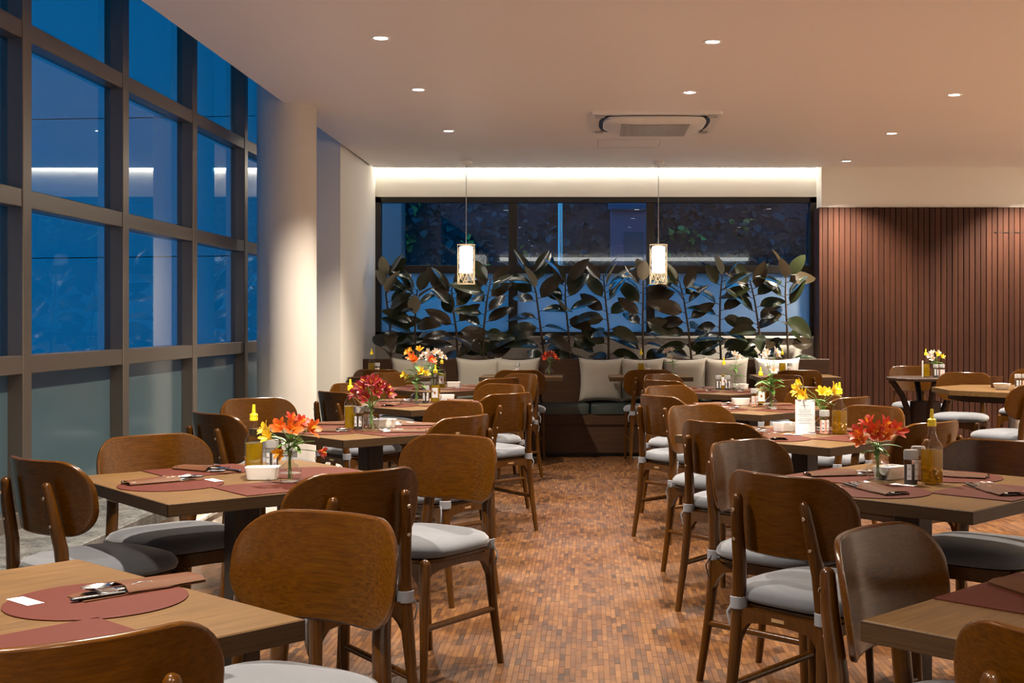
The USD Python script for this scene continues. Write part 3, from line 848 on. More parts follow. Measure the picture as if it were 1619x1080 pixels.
def make_spoon(t):
    v, f, n = [], [], 20
    b = superellipse(.031, .0205, 2.2, n)
    for s in (0.0, .35, .7, .9, 1.0):
        for x, y in b:
            v.append([.085 + s * x, s * y, .0035 + .0075 * s * s])
    for s in (1.0, .9, .7, .35, 0.0):
        for x, y in b:
            v.append([.085 + s * x, s * y, .0035 + .0075 * s * s - .0011])
    for i in range(9):
        for j in range(n):
            a, bb, c, d = i * n + j, i * n + (j + 1) % n, (i + 1) * n + (j + 1) % n, (i + 1) * n + j
            f += [[a, bb, c], [a, c, d]]
    obj('bowl', trimesh.Trimesh(v, f, process=False), 'steel', t, smooth=50)
    obj('handle', tube([(.056, 0, .0108), (.035, 0, .0125), (.0, 0, .010), (-.06, 0, .006), (-.105, 0, .005)], [.0042, .0032, .0035, .0055, .0068], 8, flat=.33), 'steel', t, smooth=60)


def make_fork(t):
    tines = [tube([(.112, y, .011), (.095, y, .0065), (.07, y, .006)], [.0012, .0018, .0019], 6) for y in (-.0095, -.0032, .0032, .0095)]
    for k, m in enumerate(tines):
        obj('tine', m, 'steel', t, smooth=60)
    obj('neck', tube([(.074, 0, .006), (.06, 0, .007), (.042, 0, .0115), (.025, 0, .0125)], [.0118, .0112, .005, .0034], 10, flat=.2), 'steel', t, smooth=60)
    obj('handle', tube([(.028, 0, .0125), (.0, 0, .010), (-.06, 0, .006), (-.105, 0, .005)], [.0033, .0036, .0056, .0068], 8, flat=.33), 'steel', t, smooth=60)


def make_knife(t):
    obj('blade', bent(np.array([(.0, -.007), (.09, -.0085), (.108, -.002), (.112, .006), (.0, .006)]), lambda x: x * 0 + .001), 'steel', t, smooth=False)
    obj('handle', tube([(.0, 0, .003), (-.05, 0, .003), (-.095, 0, .003)], [.0065, .0075, .0075], 8, flat=.45), 'black_plastic', t, smooth=60)


def make_card(t):
    obj('card', box(-.042, .042, -.016, .016, 0, .0006), 'paper', t, smooth=False)


def at_table(k, side, along, inward):
    """A point of the table in the frame of one of its sides; inward 0 is the table centre, 0.425 the edge. Returns x, y and the heading from the diner to the centre."""
    cx, cy, a = TABLES[k]
    deg = {'nr': a - 90, 'fr': a, 'fl': a + 90, 'nl': a + 180}[side]
    n = np.array([math.cos(math.radians(deg)), math.sin(math.radians(deg))])
    tg = np.array([-n[1], n[0]])
    p = np.array([cx, cy]) + n * inward + tg * along
    return p[0], p[1], deg + 180


LAY = {'T1': ['fr', 'nr', 'nl', 'fl'], 'T2': ['nl', 'fl', 'nr', 'fr'], 'T3': ['nl', 'fl', 'nr', 'fr'], 'T4': ['nl', 'fl', 'nr', 'fr'], 'T5': ['nl', 'fl', 'nr', 'fr'],
       'R1': ['fl', 'fr'], 'R2': ['nl', 'fl', 'nr', 'fr'], 'R3': ['nl', 'fl', 'nr', 'fr'], 'R4': ['nl', 'fl', 'nr', 'fr'], 'R5': ['nl', 'fl', 'nr', 'fr']}
LAY['T1'] = ['fr', 'nr']
ROUNDS = {'T1': ('fr',), 'R1': ()}
TURN = {('T1', 'fr'): 0, ('T2', 'nl'): 0, ('T2', 'fl'): 20, ('R2', 'nl'): 64, ('R2', 'fr'): -73, ('R2', 'nr'): -38}
SHIFT = {('T1', 'fr'): (.05, .10), ('T2', 'nl'): (-.05, .05)}
NOCUT = {('T1', 'nr'), ('T2', 'nr'), ('T2', 'fr')}
rc = random.Random(21)
for k, sides in LAY.items():
    for s in sides:
        rnd = s in ROUNDS.get(k, ('nl', 'fr'))
        ph = f'{SIDE[s]} side of the {table_phrase(k)}'
        x, y, h = at_table(k, s, rc.uniform(-.015, .015), .248 if rnd else .284)
        if rnd:
            put('mat_r', ('round_placemat', make_round_mat), (x, y, ZT), h, f'round maroon leather placemat at the {ph}', 'placemat', 'round leather placemats')
        else:
            put('mat_s', ('square_placemat', make_square_mat), (x, y, ZT), h + 90, f'rectangular maroon leather placemat at the {ph}', 'placemat', 'rectangular leather placemats')
        if (k, s) in NOCUT:
            continue
        z = ZT + .003
        dx, dy = SHIFT.get((k, s), (0, 0))
        turn = TURN.get((k, s), rc.uniform(20, 60) * rc.choice([1, -1]))
        hp = h + turn
        put('pouch', ('cutlery_pouch', make_pouch), (x + dx, y + dy, z), hp, f'brown leather cutlery pouch at the {ph}', 'cutlery pouch', 'leather cutlery pouches')
        c, sn = math.cos(math.radians(hp)), math.sin(math.radians(hp))
        q = lambda a, b: (x + dx + a * c - b * sn, y + dy + a * sn + b * c)
        put('spoon', ('spoon', make_spoon), (*q(.0, -.020), z + .0045), hp + rc.uniform(0, 4), f'steel spoon on the leather pouch at the {ph}', 'spoon', 'spoons on the pouches')
        put('fork', ('fork', make_fork), (*q(-.01, .019), z + .0045), hp + rc.uniform(-1, 3), f'steel fork on the leather pouch at the {ph}', 'fork', 'forks on the pouches')
        if k in ('T1', 'R1', 'T2', 'R2'):
            put('knife', ('table_knife', make_knife), (*q(.055, .0305), z + .0024), hp + 176, f'black-handled table knife in the pouch at the {ph}', 'knife', 'black-handled table knives')
for k, s, x, y, turn in (('T1', 'fr', -1.055, 2.375, -40), ('T2', 'nl', -1.232, 4.175, -50), ('R2', 'nl', 1.015, 4.055, -40), ('R3', 'nl', 0.955, 5.86, -35)):
    put('card', ('paper_card', make_card), (x, y, ZT + .0032), turn, f'small white paper card on the {SIDE[s]} placemat of the {table_phrase(k)}', 'card', 'small white paper cards')


# ------------------------------------------------------------------ bottles, grinders, dishes
def make_bottle(fill, extra, label=False):
    def fn(t):
        # square shoulders below, round neck: rings of superellipses
        def body(sc, zs):
            n, v, f = 28, [], []
            for r, e, z in zs:
                v += [[x * sc, y * sc, z] for x, y in superellipse(r, r, e, n)]
            for i in range(len(zs) - 1):
                for j in range(n):
                    a, b, c, d = i * n + j, i * n + (j + 1) % n, (i + 1) * n + (j + 1) % n, (i + 1) * n + j
                    f += [[a, b, c], [a, c, d]]
            k0, k1 = len(v), len(v) + 1
            v += [[0, 0, zs[0][2]], [0, 0, zs[-1][2]]]
            for j in range(n):
                f += [[k0, (j + 1) % n, j], [k1, (len(zs) - 1) * n + j, (len(zs) - 1) * n + (j + 1) % n]]
            return trimesh.Trimesh(v, f, process=False)
        obj('glass_body', body(1, [(.027, 5, 0), (.029, 5, .004), (.029, 5, .118), (.026, 4, .130), (.018, 2.6, .146), (.0125, 2, .165), (.0115, 2, .192)]), 'clear_glass', t, smooth=50)
        top = .112
        obj('oil', body(.955, [(.026, 5, .004), (.029, 5, .008), (.029, 5, top)]), fill, t, smooth=50)
        rr = random.Random(4)
        if extra:
            bits = [T(trimesh.creation.icosphere(1, rr.uniform(.005, .009)), rr.uniform(-.019, .019), rr.choice([-1, 1]) * rr.uniform(.020, .0245), rr.uniform(.01, .055)) for _ in range(14)]
            obj('garlic', cat_(bits), 'garlic', t, smooth=60, kind='stuff')
        tw = []
        for _ in range(9):
            a = rr.uniform(0, 2 * PI)
            p = np.array([.0262 * np.sign(math.cos(a)) * abs(math.cos(a)) ** .4, .0262 * np.sign(math.sin(a)) * abs(math.sin(a)) ** .4, rr.uniform(.01, .05)])
            tw.append(tube([p, p + [rr.uniform(-.004, .004), 0, .025], p + [rr.uniform(-.006, .006), 0, .05]], .0013, 5))
        obj('herbs', cat_(tw), 'herbs', t, kind='stuff')
        if label:
            obj('label', box(-.020, .020, -.0302, -.0294, .03, .095), 'paper', t, smooth=False)
            obj('label_print', box(-.006, .006, -.0306, -.0302, .055, .07), 'herbs', t, smooth=False)
        obj('nozzle', lathe([(0, .188), (.0135, .188), (.0142, .190), (.0142, .197), (.013, .199), (.0138, .201), (.0138, .209), (.011, .212), (.0062, .214), (.0048, .243), (.0, .243)], 20), 'yellow_plastic', t, smooth=35)
    return fn


def make_grinder(content, cap):
    def fn(t):
        obj('glass_jar', lathe([(0, 0), (.021, 0), (.0225, .002), (.0225, .078), (.020, .084), (.0, .084)], 24), 'clear_glass', t, smooth=40)
        obj('contents', lathe([(0, .003), (.0205, .003), (.0205, .064), (0, .066)], 20), content, t)
        ridge = [(.0225 + .0012 * (k % 2)) for k in range(32)]
        n, v, f = 32, [], []
        for s, z in ((.93, .082), (1, .085), (1, .108), (.9, .113)):
            v += [[ridge[k] * s * math.cos(k * 2 * PI / n), ridge[k] * s * math.sin(k * 2 * PI / n), z] for k in range(n)]
        for i in range(3):
            for j in range(n):
                a, b, c, d = i * n + j, i * n + (j + 1) % n, (i + 1) * n + (j + 1) % n, (i + 1) * n + j
                f += [[a, b, c], [a, c, d]]
        v += [[0, 0, .082], [0, 0, .113]]
        for j in range(n):
            f += [[len(v) - 2, (j + 1) % n, j], [len(v) - 1, 3 * n + j, 3 * n + (j + 1) % n]]
        obj('grinder_cap', trimesh.Trimesh(v, f, process=False), cap, t, smooth=25)
        for nm, a0 in (('label', -2.05), ('label', -0.95)):
            th = np.linspace(a0 - .33, a0 + .33, 8)
            v = [[.0229 * math.cos(a), .0229 * math.sin(a), z] for z in (.018, .068) for a in th] + [[.0224 * math.cos(a), .0224 * math.sin(a), z] for z in (.018, .068) for a in th]
            f = []
            for j in range(7):
                f += [[j, j + 1, 9 + j], [j, 9 + j, 8 + j], [16 + j, 25 + j, 17 + j], [16 + j, 24 + j, 25 + j]]
            lb = obj(nm, trimesh.Trimesh(v, f, process=False), 'paper', t, smooth=False)
            bars = [box(-.003, .003, -.0002, .0002, -.004, .004) if False else T(RZ(box(-.0045, .0045, -.0003, .0003, 0, .0012), a0 + PI / 2), .0231 * math.cos(a0), .0231 * math.sin(a0), z) for z in (.026, .029, .032, .05, .053)]
            obj('label_print', cat_(bars), 'print_grey', lb, smooth=False)
    return fn


def make_dish(t):
    o = superellipse(.056, .036, 6, 40)
    obj('bowl', pillow_solid(o, [(0, 0), (.84, 0), (.89, .003), (.97, .034), (1.0, .040), (1.0, .043), (.965, .043), (.93, .038), (.86, .008), (0, .006)]), 'ceramic', t, smooth=45)


def make_sachet(mat):
    def fn(t):
        obj('packet', T(R(pillow_solid(superellipse(.027, .017, 12, 32), [(0, -.0016), (.8, -.0016), (.97, -.0004), (1, 0), (.97, .0004), (.8, .0016), (0, .0016)]), .12, [0, 1, 0]), 0, 0, .004), mat, t)
    return fn


def make_vase(t):
    prof = [(0, 0), (.024, 0), (.028, .002), (.030, .006), (.0375, .024), (.0395, .036), (.036, .050), (.026, .060), (.014, .067), (.011, .074), (.0108, .092), (.0135, .098), (.0125, .098), (.0095, .092), (.0095, .075), (.012, .069), (.024, .0595), (.034, .049), (.0375, .036), (.0355, .024), (.028, .007), (0, .006)]
    obj('glass', lathe(prof, 30), 'clear_glass', t, smooth=50)
    obj('water', lathe([(0, .0065), (.0275, .0068), (.0345, .023), (.0368, .034), (0, .034)], 28), 'water', t, smooth=50)


BOT = {'oil': ('bottle_oil', make_bottle('oil', False)), 'dark': ('bottle_dark', make_bottle('dark_oil', True)), 'lab': ('bottle_lab', make_bottle('oil', False, True))}
BDESC = {'oil': 'glass oil bottle with yellow nozzle', 'dark': 'glass chilli oil bottle with garlic and yellow nozzle', 'lab': 'labelled glass oil bottle with yellow nozzle'}
CEN = {  # what stands in the middle of each table: (kind, x, y, turn)
    'T2': [('oil', -1.139, 4.325, 20), ('pep', -1.105, 4.44, 0), ('dish', -1.083, 4.225, 5), ('vase', -.968, 4.12, 0)],
    'R2': [('dark', 1.118, 4.10, 30), ('pep', 1.046, 4.085, 0), ('salt', 1.100, 4.20, 0), ('dish', 1.015, 4.24, 40), ('vase', .960, 4.175, 0)],
    'T3': [('oil', -1.160, 6.20, 15), ('pep', -1.110, 6.14, 0), ('salt', -1.085, 6.25, 0), ('vase', -1.045, 6.13, 0), ('dish', -1.000, 6.26, 0)],
    'T4': [('vase', -1.095, 8.13, 0), ('pep', -1.035, 8.12, 0), ('lab', -.985, 8.22, 0), ('dish', -.93, 8.33, 20)],
    'T5': [('lab', -1.150, 10.02, 0), ('pep', -1.215, 10.03, 0), ('vase', -1.20, 9.86, 0), ('dish', -1.06, 10.06, 0)],
    'R3': [('dark', 1.178, 5.90, 30), ('salt', 1.108, 5.90, 0), ('vase', 1.120, 6.02, 0), ('dish', .945, 6.06, 40)],
    'R4': [('salt', 1.030, 7.77, 0), ('lab', 1.080, 7.86, 0), ('vase', 1.110, 7.63, 0), ('dish', .965, 7.93, 10)],
    'R5': [('pep', 1.005, 9.66, 0), ('pep', 1.070, 9.64, 0), ('lab', 1.060, 9.80, 0), ('vase', 1.120, 9.55, 0), ('dish', 1.185, 9.74, 10)]}
OTHER = [('oil', -1.975, 11.60, .75, 'on the bench table in the left corner'), ('salt', -1.915, 11.56, .75, 'on the bench table in the left corner'), ('pep', -1.93, 11.64, .75, 'behind another on the left corner bench table'),
         ('salt', -.635, 11.55, .75, 'on the bench table with red flowers'), ('vase', -.345, 11.55, .75, 'on the bench table with red flowers'), ('oil', .495, 11.55, .75, 'on the bench table right of the aisle'), ('salt', .555, 11.55, .75, 'on the bench table right of the aisle'),
         ('vase', .785, 11.52, .75, 'on the bench table right of the aisle'), ('oil', 1.79, 11.6, .75, 'on the bench table at the right end'), ('salt', 1.86, 11.6, .75, 'on the bench table at the right end'),
         ('oil', 2.955, 11.03, .76, 'on the dark round table'), ('pep', 3.015, 10.93, .76, 'left one of two on the dark round table'), ('salt', 3.068, 10.93, .76, 'right one of two on the dark round table'), ('vase', 3.04, 11.03, .76, 'on the dark round table'),
         ('pep', 3.125, 9.17, .75, 'left one on the octagonal table'), ('salt', 3.178, 9.17, .75, 'right one on the octagonal table')]


def place(kind, x, y, z, turn, where):
    if kind in BOT:
        put('b' + kind, ('oil_bottle', BOT[kind][1]), (x, y, z), turn, f'{BDESC[kind]} {where}', 'bottle', 'oil bottles')
    elif kind == 'pep':
        put('pep', ('pepper_grinder', make_grinder('peppercorn', 'clear_cap')), (x, y, z), turn, f'glass pepper grinder {where}', 'grinder', 'pepper grinders')
    elif kind == 'salt':
        put('salt', ('salt_grinder', make_grinder('pink_salt', 'clear_cap')), (x, y, z), turn, f'glass pink salt grinder {where}', 'grinder', 'salt grinders')
    elif kind == 'vase':
        put('vase', ('bud_vase', make_vase), (x, y, z), turn, f'round clear glass bud vase {where}', 'vase', 'glass bud vases')
    elif kind == 'dish':
        put('dish', ('sachet_dish', make_dish), (x, y, z), turn, f'white ceramic sachet dish {where}', 'dish', 'white sachet dishes')


for k, things in CEN.items():
    for i, (kind, x, y, turn) in enumerate(things):
        where = f'on the {table_phrase(k)}'
        if k == 'R5' and kind == 'pep':
            where = ('left' if i == 0 else 'right') + ' one of two ' + where
        place(kind, x, y, ZT, turn, where)
        if kind == 'dish':
            c, sn = math.cos(math.radians(turn)), math.sin(math.radians(turn))
            for j, (mt, dx) in enumerate((('blue_paper', -.026), ('paper', .0), ('paper', .024))):
                tilt = 'blue' if mt == 'blue_paper' else 'white'
                p = 'blue sugar sachet' if j == 0 else ('white sugar sachet at the middle' if j == 1 else 'white sugar sachet at the right end')
                put('sachet' + tilt, (tilt + '_sachet', make_sachet(mt)), (x + dx * c, y + dx * sn, ZT + .034), turn + 90, f'{p} of the ceramic dish {where}', 'sachet', 'sugar sachets')
for kind, x, y, z, where in OTHER:
    place(kind, x, y, z, 0, where)

mc = thing('menu_card', 'white printed menu card standing on the third right-row table', 'menu card', (1.03, 5.97, ZT), -3)
obj('card', R(box(-.046, .046, -.0008, .0008, 0, .157), -.05, [1, 0, 0]), 'paper', mc, smooth=False)
rr = random.Random(9)
for z, w in [(.127, .018)] + [(.108 - .0075 * i, rr.uniform(.022, .036)) for i in range(5)] + [(.066 - .0075 * i, rr.uniform(.02, .034)) for i in range(4)] + [(.018, .010)]:
    words, x = [], -w
    while x < w:
        l = rr.uniform(.004, .009)
        words.append(R(box(x, min(w, x + l), -.0012, -.0008, z, z + .0022), -.05, [1, 0, 0]))
        x += l + .002
    obj('printed_line', cat_(words), 'print_grey', mc, smooth=False)
obj('foot', box(-.046, .046, -.055, .0, 0.0, .0012), 'paper', mc, smooth=False)
bo = thing('white_bowl', 'small white bowl on the octagonal table', 'bowl', (3.005, 9.16, .75))
obj('bowl', lathe([(0, 0), (.035, 0), (.055, .02), (.064, .045), (.061, .045), (.05, .02), (.03, .005), (0, .004)], 28), 'ceramic', bo, smooth=40)
cu = thing('brown_cup', 'matt brown cup behind the white bowl on the octagonal table', 'cup', (3.05, 9.42, .75))
obj('cup', lathe([(0, 0), (.04, 0), (.046, .085), (.043, .085), (.037, .005), (0, .005)], 24), 'pouch_leather', cu, smooth=40)
st = thing('clear_tube', 'narrow clear glass holder standing upright on the dark round table', 'holder', (2.875, 10.83, .76))
obj('glass', lathe([(0, 0), (.02, 0), (.02, .004), (.011, .006), (.011, .15), (0, .15)], 16), 'clear_glass', st, smooth=40)
obj('straws', cat_([tube([(a * .004, b * .004, .008), (a * .004, b * .004, .145)], .003, 6) for a, b in ((0, 0), (1, 1), (-1, 1))]), 'paper', st, kind='stuff')
nb = thing('napkin_stack', 'white paper napkin stack on the dark round table', 'napkins', (3.15, 10.86, .76), 10)
obj('napkins', box(-.05, .05, -.05, .05, 0, .03, .002), 'paper', nb)


# ------------------------------------------------------------------ flowers
def bloom_mesh(size, seed, openness=1.0):
    rr, v, f = random.Random(seed), [], []
    for k in range(6):
        a = k * PI / 3 + rr.uniform(-.12, .12)
        wd = (0.34 if k % 2 else 0.24) * size
        cur = rr.uniform(.75, 1.15) * openness
        b0, n = len(v), 5
        for i in range(n + 1):
            u = i / n
            r_ = size * (.05 + .48 * u * cur)
            z = size * (.62 * u ** .75 - .22 * max(0, u - .6) * cur)
            w = wd * (math.sin(PI * (u * .92 + .04)) ** .7) * .5
            for s in (-1, 0, 1):
                x, y = r_ - .0 * abs(s), s * w
                zz = z + abs(s) * w * .35
                v.append([x * math.cos(a) - y * math.sin(a), x * math.sin(a) + y * math.cos(a), zz])
        for i in range(n):
            for j in range(2):
                p = b0 + i * 3 + j
                f += [[p, p + 3, p + 4], [p, p + 4, p + 1]]
    return trimesh.Trimesh(v, f, process=False)


def turn_z_to(m, d):
    d = np.asarray(d, float) / np.linalg.norm(d)
    m = m.copy()
    m.apply_transform(trimesh.geometry.align_vectors([0, 0, 1], d))
    return m


def bouquet(label, vx, vy, vz, blooms, leaves=6, seed=1, leaf_len=.06, lower=1.0):
    """blooms: (petal material, dx, dy, height over the vase mouth, size)."""
    t = thing('bouquet', label, 'flowers', (vx, vy, vz))
    rr = random.Random(seed)
    mouth = np.array([0, 0, .097])
    for k, (mt, dx, dy, h, size) in enumerate(blooms):
        h = h * lower
        tip = np.array([dx, dy, .097 + h])
        foot = np.array([-dx * .08 + rr.uniform(-.006, .006), -dy * .08 + rr.uniform(-.006, .006), .014])
        m0 = mouth + [rr.uniform(-.005, .005), rr.uniform(-.005, .005), -.006]
        mid = m0 * .45 + tip * .55 + np.array([-dx * .18, -dy * .18, .012])
        obj('stem', tube([foot, m0, mid, tip], [.0012, .0012, .0013, .0012], 6, rounded=False), 'flower_stem', t, smooth=60)
        d = np.array([dx * 1.2 + rr.uniform(-.03, .03), dy * 1.2 - .05 + rr.uniform(-.02, .02), .045 if h > .03 else -.02])
        size *= 1.12
        m = turn_z_to(bloom_mesh(size, seed * 31 + k), d)
        b = obj('bloom', T(m, *tip), mt, t, smooth=True)
        dn = d / np.linalg.norm(d)
        side = np.cross(dn, [0.3, 0.2, 0.9])
        st_ = cat_([tube([tip + dn * size * .1, tip + dn * size * .62 + side * e * size], [.0009, .0012], 5) for e in (-.12, 0, .12)])
        obj('stamens', st_, 'petal_throat', b)
    for k in range(leaves):
        a = k * 2.4 + seed
        h = rr.uniform(.0, .6)
        j = blooms[k % len(blooms)]
        base = mouth + np.array([j[1], j[2], j[3]]) * h * .9
        obj('leaf', aim(leaf_mesh(leaf_len * rr.uniform(.75, 1.25), leaf_len * .3, .2, .25, 6), a, rr.uniform(-.1, .6), base), 'flower_leaf', t, smooth=True)


O, Y, RD, S, WH, AM = 'petal_orange', 'petal_yellow', 'petal_red', 'petal_scarlet', 'petal_white', 'petal_amber'
bouquet('orange and yellow alstroemeria bouquet in the vase on the second left-row table', -.968, 4.12, ZT,
        [(O, -.022, -.01, .095, .058), (O, .012, -.03, .092, .062), (S, .026, .01, .105, .055), (O, .060, -.01, .092, .060), (Y, -.066, -.005, .085, .050), (Y, -.050, -.035, .062, .052), (S, -.004, .03, .115, .05),
         (AM, -.018, -.028, .012, .042), (S, .088, .01, .008, .042), (O, .03, .035, .1, .05)], 9, 3, .085, .82)
bouquet('orange-red alstroemeria bouquet in the vase on the second right-row table', .960, 4.175, ZT,
        [(S, -.05, .0, .07, .060), (S, -.022, -.03, .088, .066), (O, .010, -.035, .080, .066), (S, .018, .02, .108, .06), (S, .048, -.005, .092, .062), (S, -.02, .025, .115, .055), (O, -.058, -.02, .05, .05)], 9, 5, .065, .68)
rr = random.Random(12)
dome_ = lambda n, sp, h0, h1, cols, sz: [(cols[i % len(cols)], sp * math.sqrt((i + .5) / n) * math.cos(i * 2.4), sp * .7 * math.sqrt((i + .5) / n) * math.sin(i * 2.4), h1 - (h1 - h0) * (i + .5) / n, sz * rr.uniform(.85, 1.15)) for i in range(n)]
bouquet('dense dark red bouquet on the third left-row table', -1.045, 6.13, ZT, dome_(16, .088, .055, .135, [RD], .056), 6, 7, .06)
bouquet('amber, orange and yellow bouquet on the fourth left-row table', -1.095, 8.13, ZT,
        [(AM, -.045, 0, .245, .05), (AM, -.03, .02, .26, .045), (AM, .015, .02, .26, .048), (O, -.02, -.02, .205, .06), (O, -.005, -.01, .19, .055), (S, .075, -.01, .19, .06), (O, .09, .01, .185, .055), (Y, -.065, -.01, .085, .05), (Y, .03, -.02, .11, .055), (Y, .05, 0, .095, .05), (Y, -.045, .0, .07, .045)], 14, 9, .10, .9)
bouquet('white flower cluster on the fifth left-row table', -1.20, 9.86, ZT, dome_(10, .085, .13, .185, [WH], .055), 9, 11, .11)
bouquet('yellow bouquet behind the menu card on the third right-row table', 1.120, 6.02, ZT,
        [(Y, -.105, .0, .10, .058), (Y, -.088, -.02, .075, .058), (Y, -.065, .01, .062, .06), (Y, -.095, .01, .125, .05), (Y, -.005, -.02, .085, .055), (Y, .022, .01, .08, .05), (Y, .045, 0, .10, .055), (Y, .052, .02, .075, .05)], 9, 13, .07)
bouquet('tall pale pink and white flowers on the fourth right-row table', 1.110, 7.63, ZT,
        [(WH, -.035, 0, .215, .05), (WH, -.02, -.02, .235, .045), (WH, .02, 0, .235, .05), (WH, .012, -.02, .125, .055), (WH, -.012, .02, .14, .045), (WH, -.03, -.01, .03, .045), (WH, .03, .01, .215, .04)], 20, 15, .10)
bouquet('single white flower stem with green leaves on the fifth right-row table', 1.120, 9.55, ZT, [(WH, -.01, 0, .165, .055), (WH, .012, -.01, .15, .05)], 9, 17, .08)
bouquet('red flowers in the vase on the bench table left of the aisle', -.345, 11.55, .75, dome_(9, .065, .04, .10, ['petal_red', S], .05), 5, 19, .05)
bouquet('pink and white flowers in the vase on the bench table right of the aisle', .785, 11.52, .75, [(WH, -.05, 0, .115, .055), (WH, -.03, -.02, .13, .05), (WH, -.01, 0, .125, .05), (WH, -.02, -.01, .055, .05)], 9, 23, .07)
bouquet('white and yellow flowers in the vase on the dark round table', 3.04, 11.03, .76, dome_(8, .06, .05, .11, [WH, WH, Y], .05), 9, 25, .07)


# ------------------------------------------------------------------ rubber plants
def rubber_plant(x, zt, lean, seed, label, nl=16):
    rr = random.Random(seed)
    y0 = 12.235
    t = thing('rubber_plant', label, 'plant', (x, y0, .83), 0, 'rubber plants behind the bench')
    h = zt - .83
    P_ = [np.array([0, 0, -.0]), np.array([lean * .3 + rr.uniform(-.02, .02), rr.uniform(-.02, .02), h * .35]), np.array([lean * .7 + rr.uniform(-.02, .02), rr.uniform(-.02, .02), h * .65]), np.array([lean, 0, h - .14])]
    obj('stem', tube(P_, [.011, .010, .008, .005], 8), 'plant_stem', t, smooth=60)
    along = lambda u: np.array([np.interp(u, [0, .35, .65, 1], [p[k] for p in P_]) for k in range(3)])
    for i in range(nl):
        u = min(1, max(.02, (i + .6 + rr.uniform(-.5, .5)) / nl))
        b = along(min(1, u))
        for tries in range(60):
            top = i >= nl - 3
            a = (0 if (i + seed) % 2 else PI) + rr.gauss(0, .55) + (rr.uniform(-1, 1) * tries * .06)
            if rr.random() < .22:
                a = -PI / 2 + rr.gauss(0, .5)
            pitch = rr.uniform(.85, 1.35) if top else (rr.uniform(.25, 1.15) if u > .45 else rr.uniform(-.5, .7))
            L = rr.uniform(.24, .34) * (.9 if top else 1) * (1 - tries * .006)
            dr = rr.uniform(.05, .25) if top else rr.uniform(.15, .5)
            roll = math.cos(a) * rr.uniform(.55, 1.45) + rr.uniform(-.25, .25)
            m = aim(leaf_mesh(L, L * rr.uniform(.44, .54), .09, dr, 7), a, pitch, b + np.array([math.cos(a), math.sin(a), .35]) * .045, roll)
            lo, hi = m.bounds
            if hi[1] + y0 < 12.69 and lo[1] + y0 > 11.96 and lo[0] + x > -2.11 and hi[0] + x < 2.26 and (lo[2] + .83 > .9 or lo[1] + y0 > 12.12) and lo[2] > .03 and hi[2] + .83 < zt + .06:
                lf = obj('leaf', m, 'rubber_leaf_red' if rr.random() < .4 else 'rubber_leaf', t, smooth=True)
                q = b + np.array([math.cos(a), math.sin(a), .35]) * .047
                obj('leaf_stalk', tube([b, q], .0035, 5, rounded=False), 'plant_stem', lf, smooth=60)
                break


PX = [(619, 412, -8, 'first'), (656, 437, 4, 'second'), (724, 432, -10, 'third'), (764, 420, 12, 'fourth'), (862, 405, -24, 'fifth'), (902, 420, -8, 'sixth'), (962, 415, -8, 'seventh'), (1017, 416, 0, 'eighth'), (1094, 424, -20, 'ninth'), (1140, 414, 2, 'tenth'), (1206, 424, -20, 'eleventh'), (1247, 407, -4, 'twelfth')]
for i, (px, py, ln, nth) in enumerate(PX):
    rubber_plant((px - 928) * .006118, 1.25 + (507 - py) * .006118 + .015, ln * .006118, 40 + i, f'dark-leaved rubber plant before the back window, {nth} from the left')

# ------------------------------------------------------------------ outside the back window
gw = thing('garden_wall', 'dark ivy-grown garden wall outside the back window', 'wall', (0, 0, 0))
obj('wall_body', box(-4.2, 6, 16.7, 16.9, 0, 3.6), 'garden_wall', gw, smooth=False)
rr = np.random.RandomState(8)


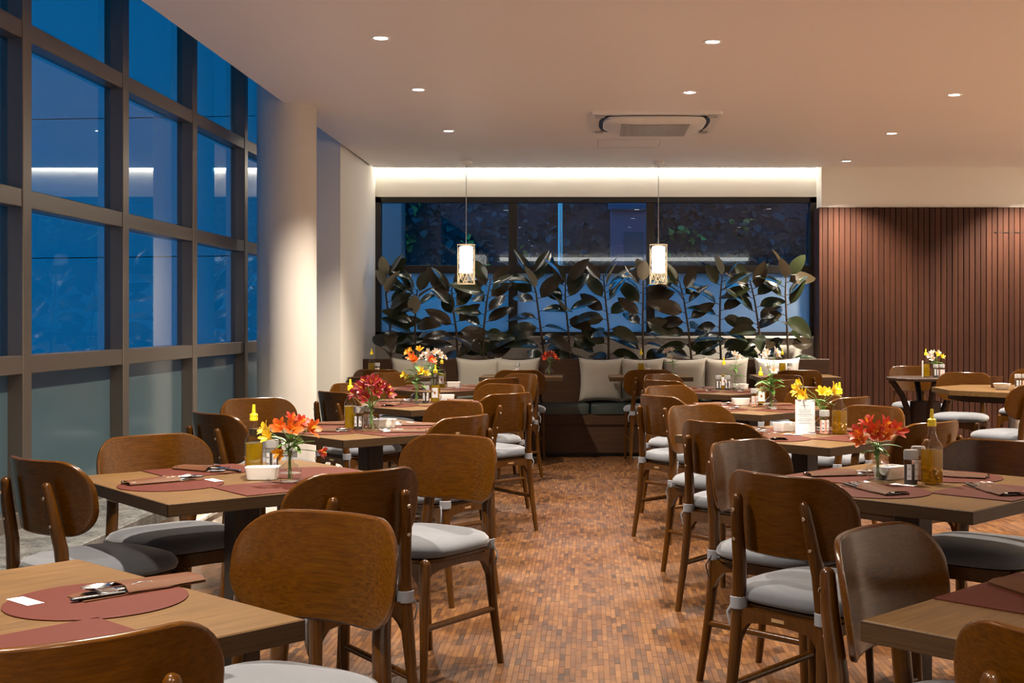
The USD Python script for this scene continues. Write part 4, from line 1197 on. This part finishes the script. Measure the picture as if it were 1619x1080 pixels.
def ivy(n, x0, x1, z0, z1, size, clusters=None):
    q = leaf_mesh(1, .8, .1, .2, 3)
    V, Fc, k = [], [], 0
    for i in range(n):
        if clusters:
            c = clusters[rr.randint(len(clusters))]
            p = np.array([c[0] + rr.randn() * .07, 16.66 - rr.rand() * .15, c[1] + rr.randn() * .07])
        else:
            p = np.array([rr.uniform(x0, x1), 16.69 - rr.rand() * .13, rr.uniform(z0, z1)])
        m = aim(q, rr.uniform(PI, 2 * PI), rr.uniform(-1, .4), (0, 0, 0), rr.uniform(-.6, .6))
        V.append(m.vertices * size * rr.uniform(.7, 1.3) + p)
        Fc.append(m.faces + k)
        k += len(m.vertices)
    return trimesh.Trimesh(np.vstack(V), np.vstack(Fc), process=False)


obj('ivy', ivy(4800, -4.2, 4.5, 1.0, 3.6, .11), 'sky_tinted_ivy_leaf', gw, smooth=True, kind='stuff')
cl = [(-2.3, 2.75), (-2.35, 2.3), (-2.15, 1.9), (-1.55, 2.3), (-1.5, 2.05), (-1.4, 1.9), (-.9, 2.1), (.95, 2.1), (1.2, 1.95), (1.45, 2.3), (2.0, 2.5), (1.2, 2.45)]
obj('lit_ivy', ivy(110, 0, 1, 0, 1, .09, cl), 'lit_ivy_leaf', gw, smooth=True, kind='stuff')  # clusters of leaves coloured as if lit
pc = thing('concrete_pillar', 'grey concrete pillar outside the left pane of the back window', 'pillar', (0, 0, 0))
obj('pillar_body', box(-2.72, -2.36, 16.1, 16.45, 0, 3.6, .01), 'concrete', pc)
hs = thing('neighbour_house', 'violet grey house corner outside the middle pane of the back window', 'house', (0, 0, 0))
obj('house_wall', box(.30, .78, 15.7, 16.3, 0, 3.7, .01), 'house_paint', hs)
obj('ledge', box(.26, .80, 15.62, 15.7, 2.62, 2.70, .01), 'house_paint', hs)
obj('dark_panel', box(.46, .70, 15.69, 15.7, 1.2, 2.35), 'garden_wall', hs, smooth=False)  # dark flat panel on the house front
mp = thing('metal_post', 'slim pale metal post outside the middle pane of the back window', 'post', (-.32, 15.2, 0))
obj('post_body', lathe([(0, 0), (.03, 0), (.03, 3.6), (0, 3.6)], 16), 'brushed_steel', mp)
gr = thing('ground', kind='structure')
obj('pavement', box(-4.2, 6, 13.0, 17.5, -.2, -.02), 'pavement', gr, smooth=False)
for z, y, lab in ((4.05, 16.0, 'upper'), (2.06, 15.0, 'lower')):
    cb = thing('overhead_cable', f'{lab} thin dark overhead cable outside the glazed front', 'cable', (0, 0, 0))
    obj('cable_line', tube([(-16 + i * 1.9, y + 2 - .08 * i, z + .004 * (i - 3) ** 2) for i in range(7)], .007, 6), 'black_plastic', cb)
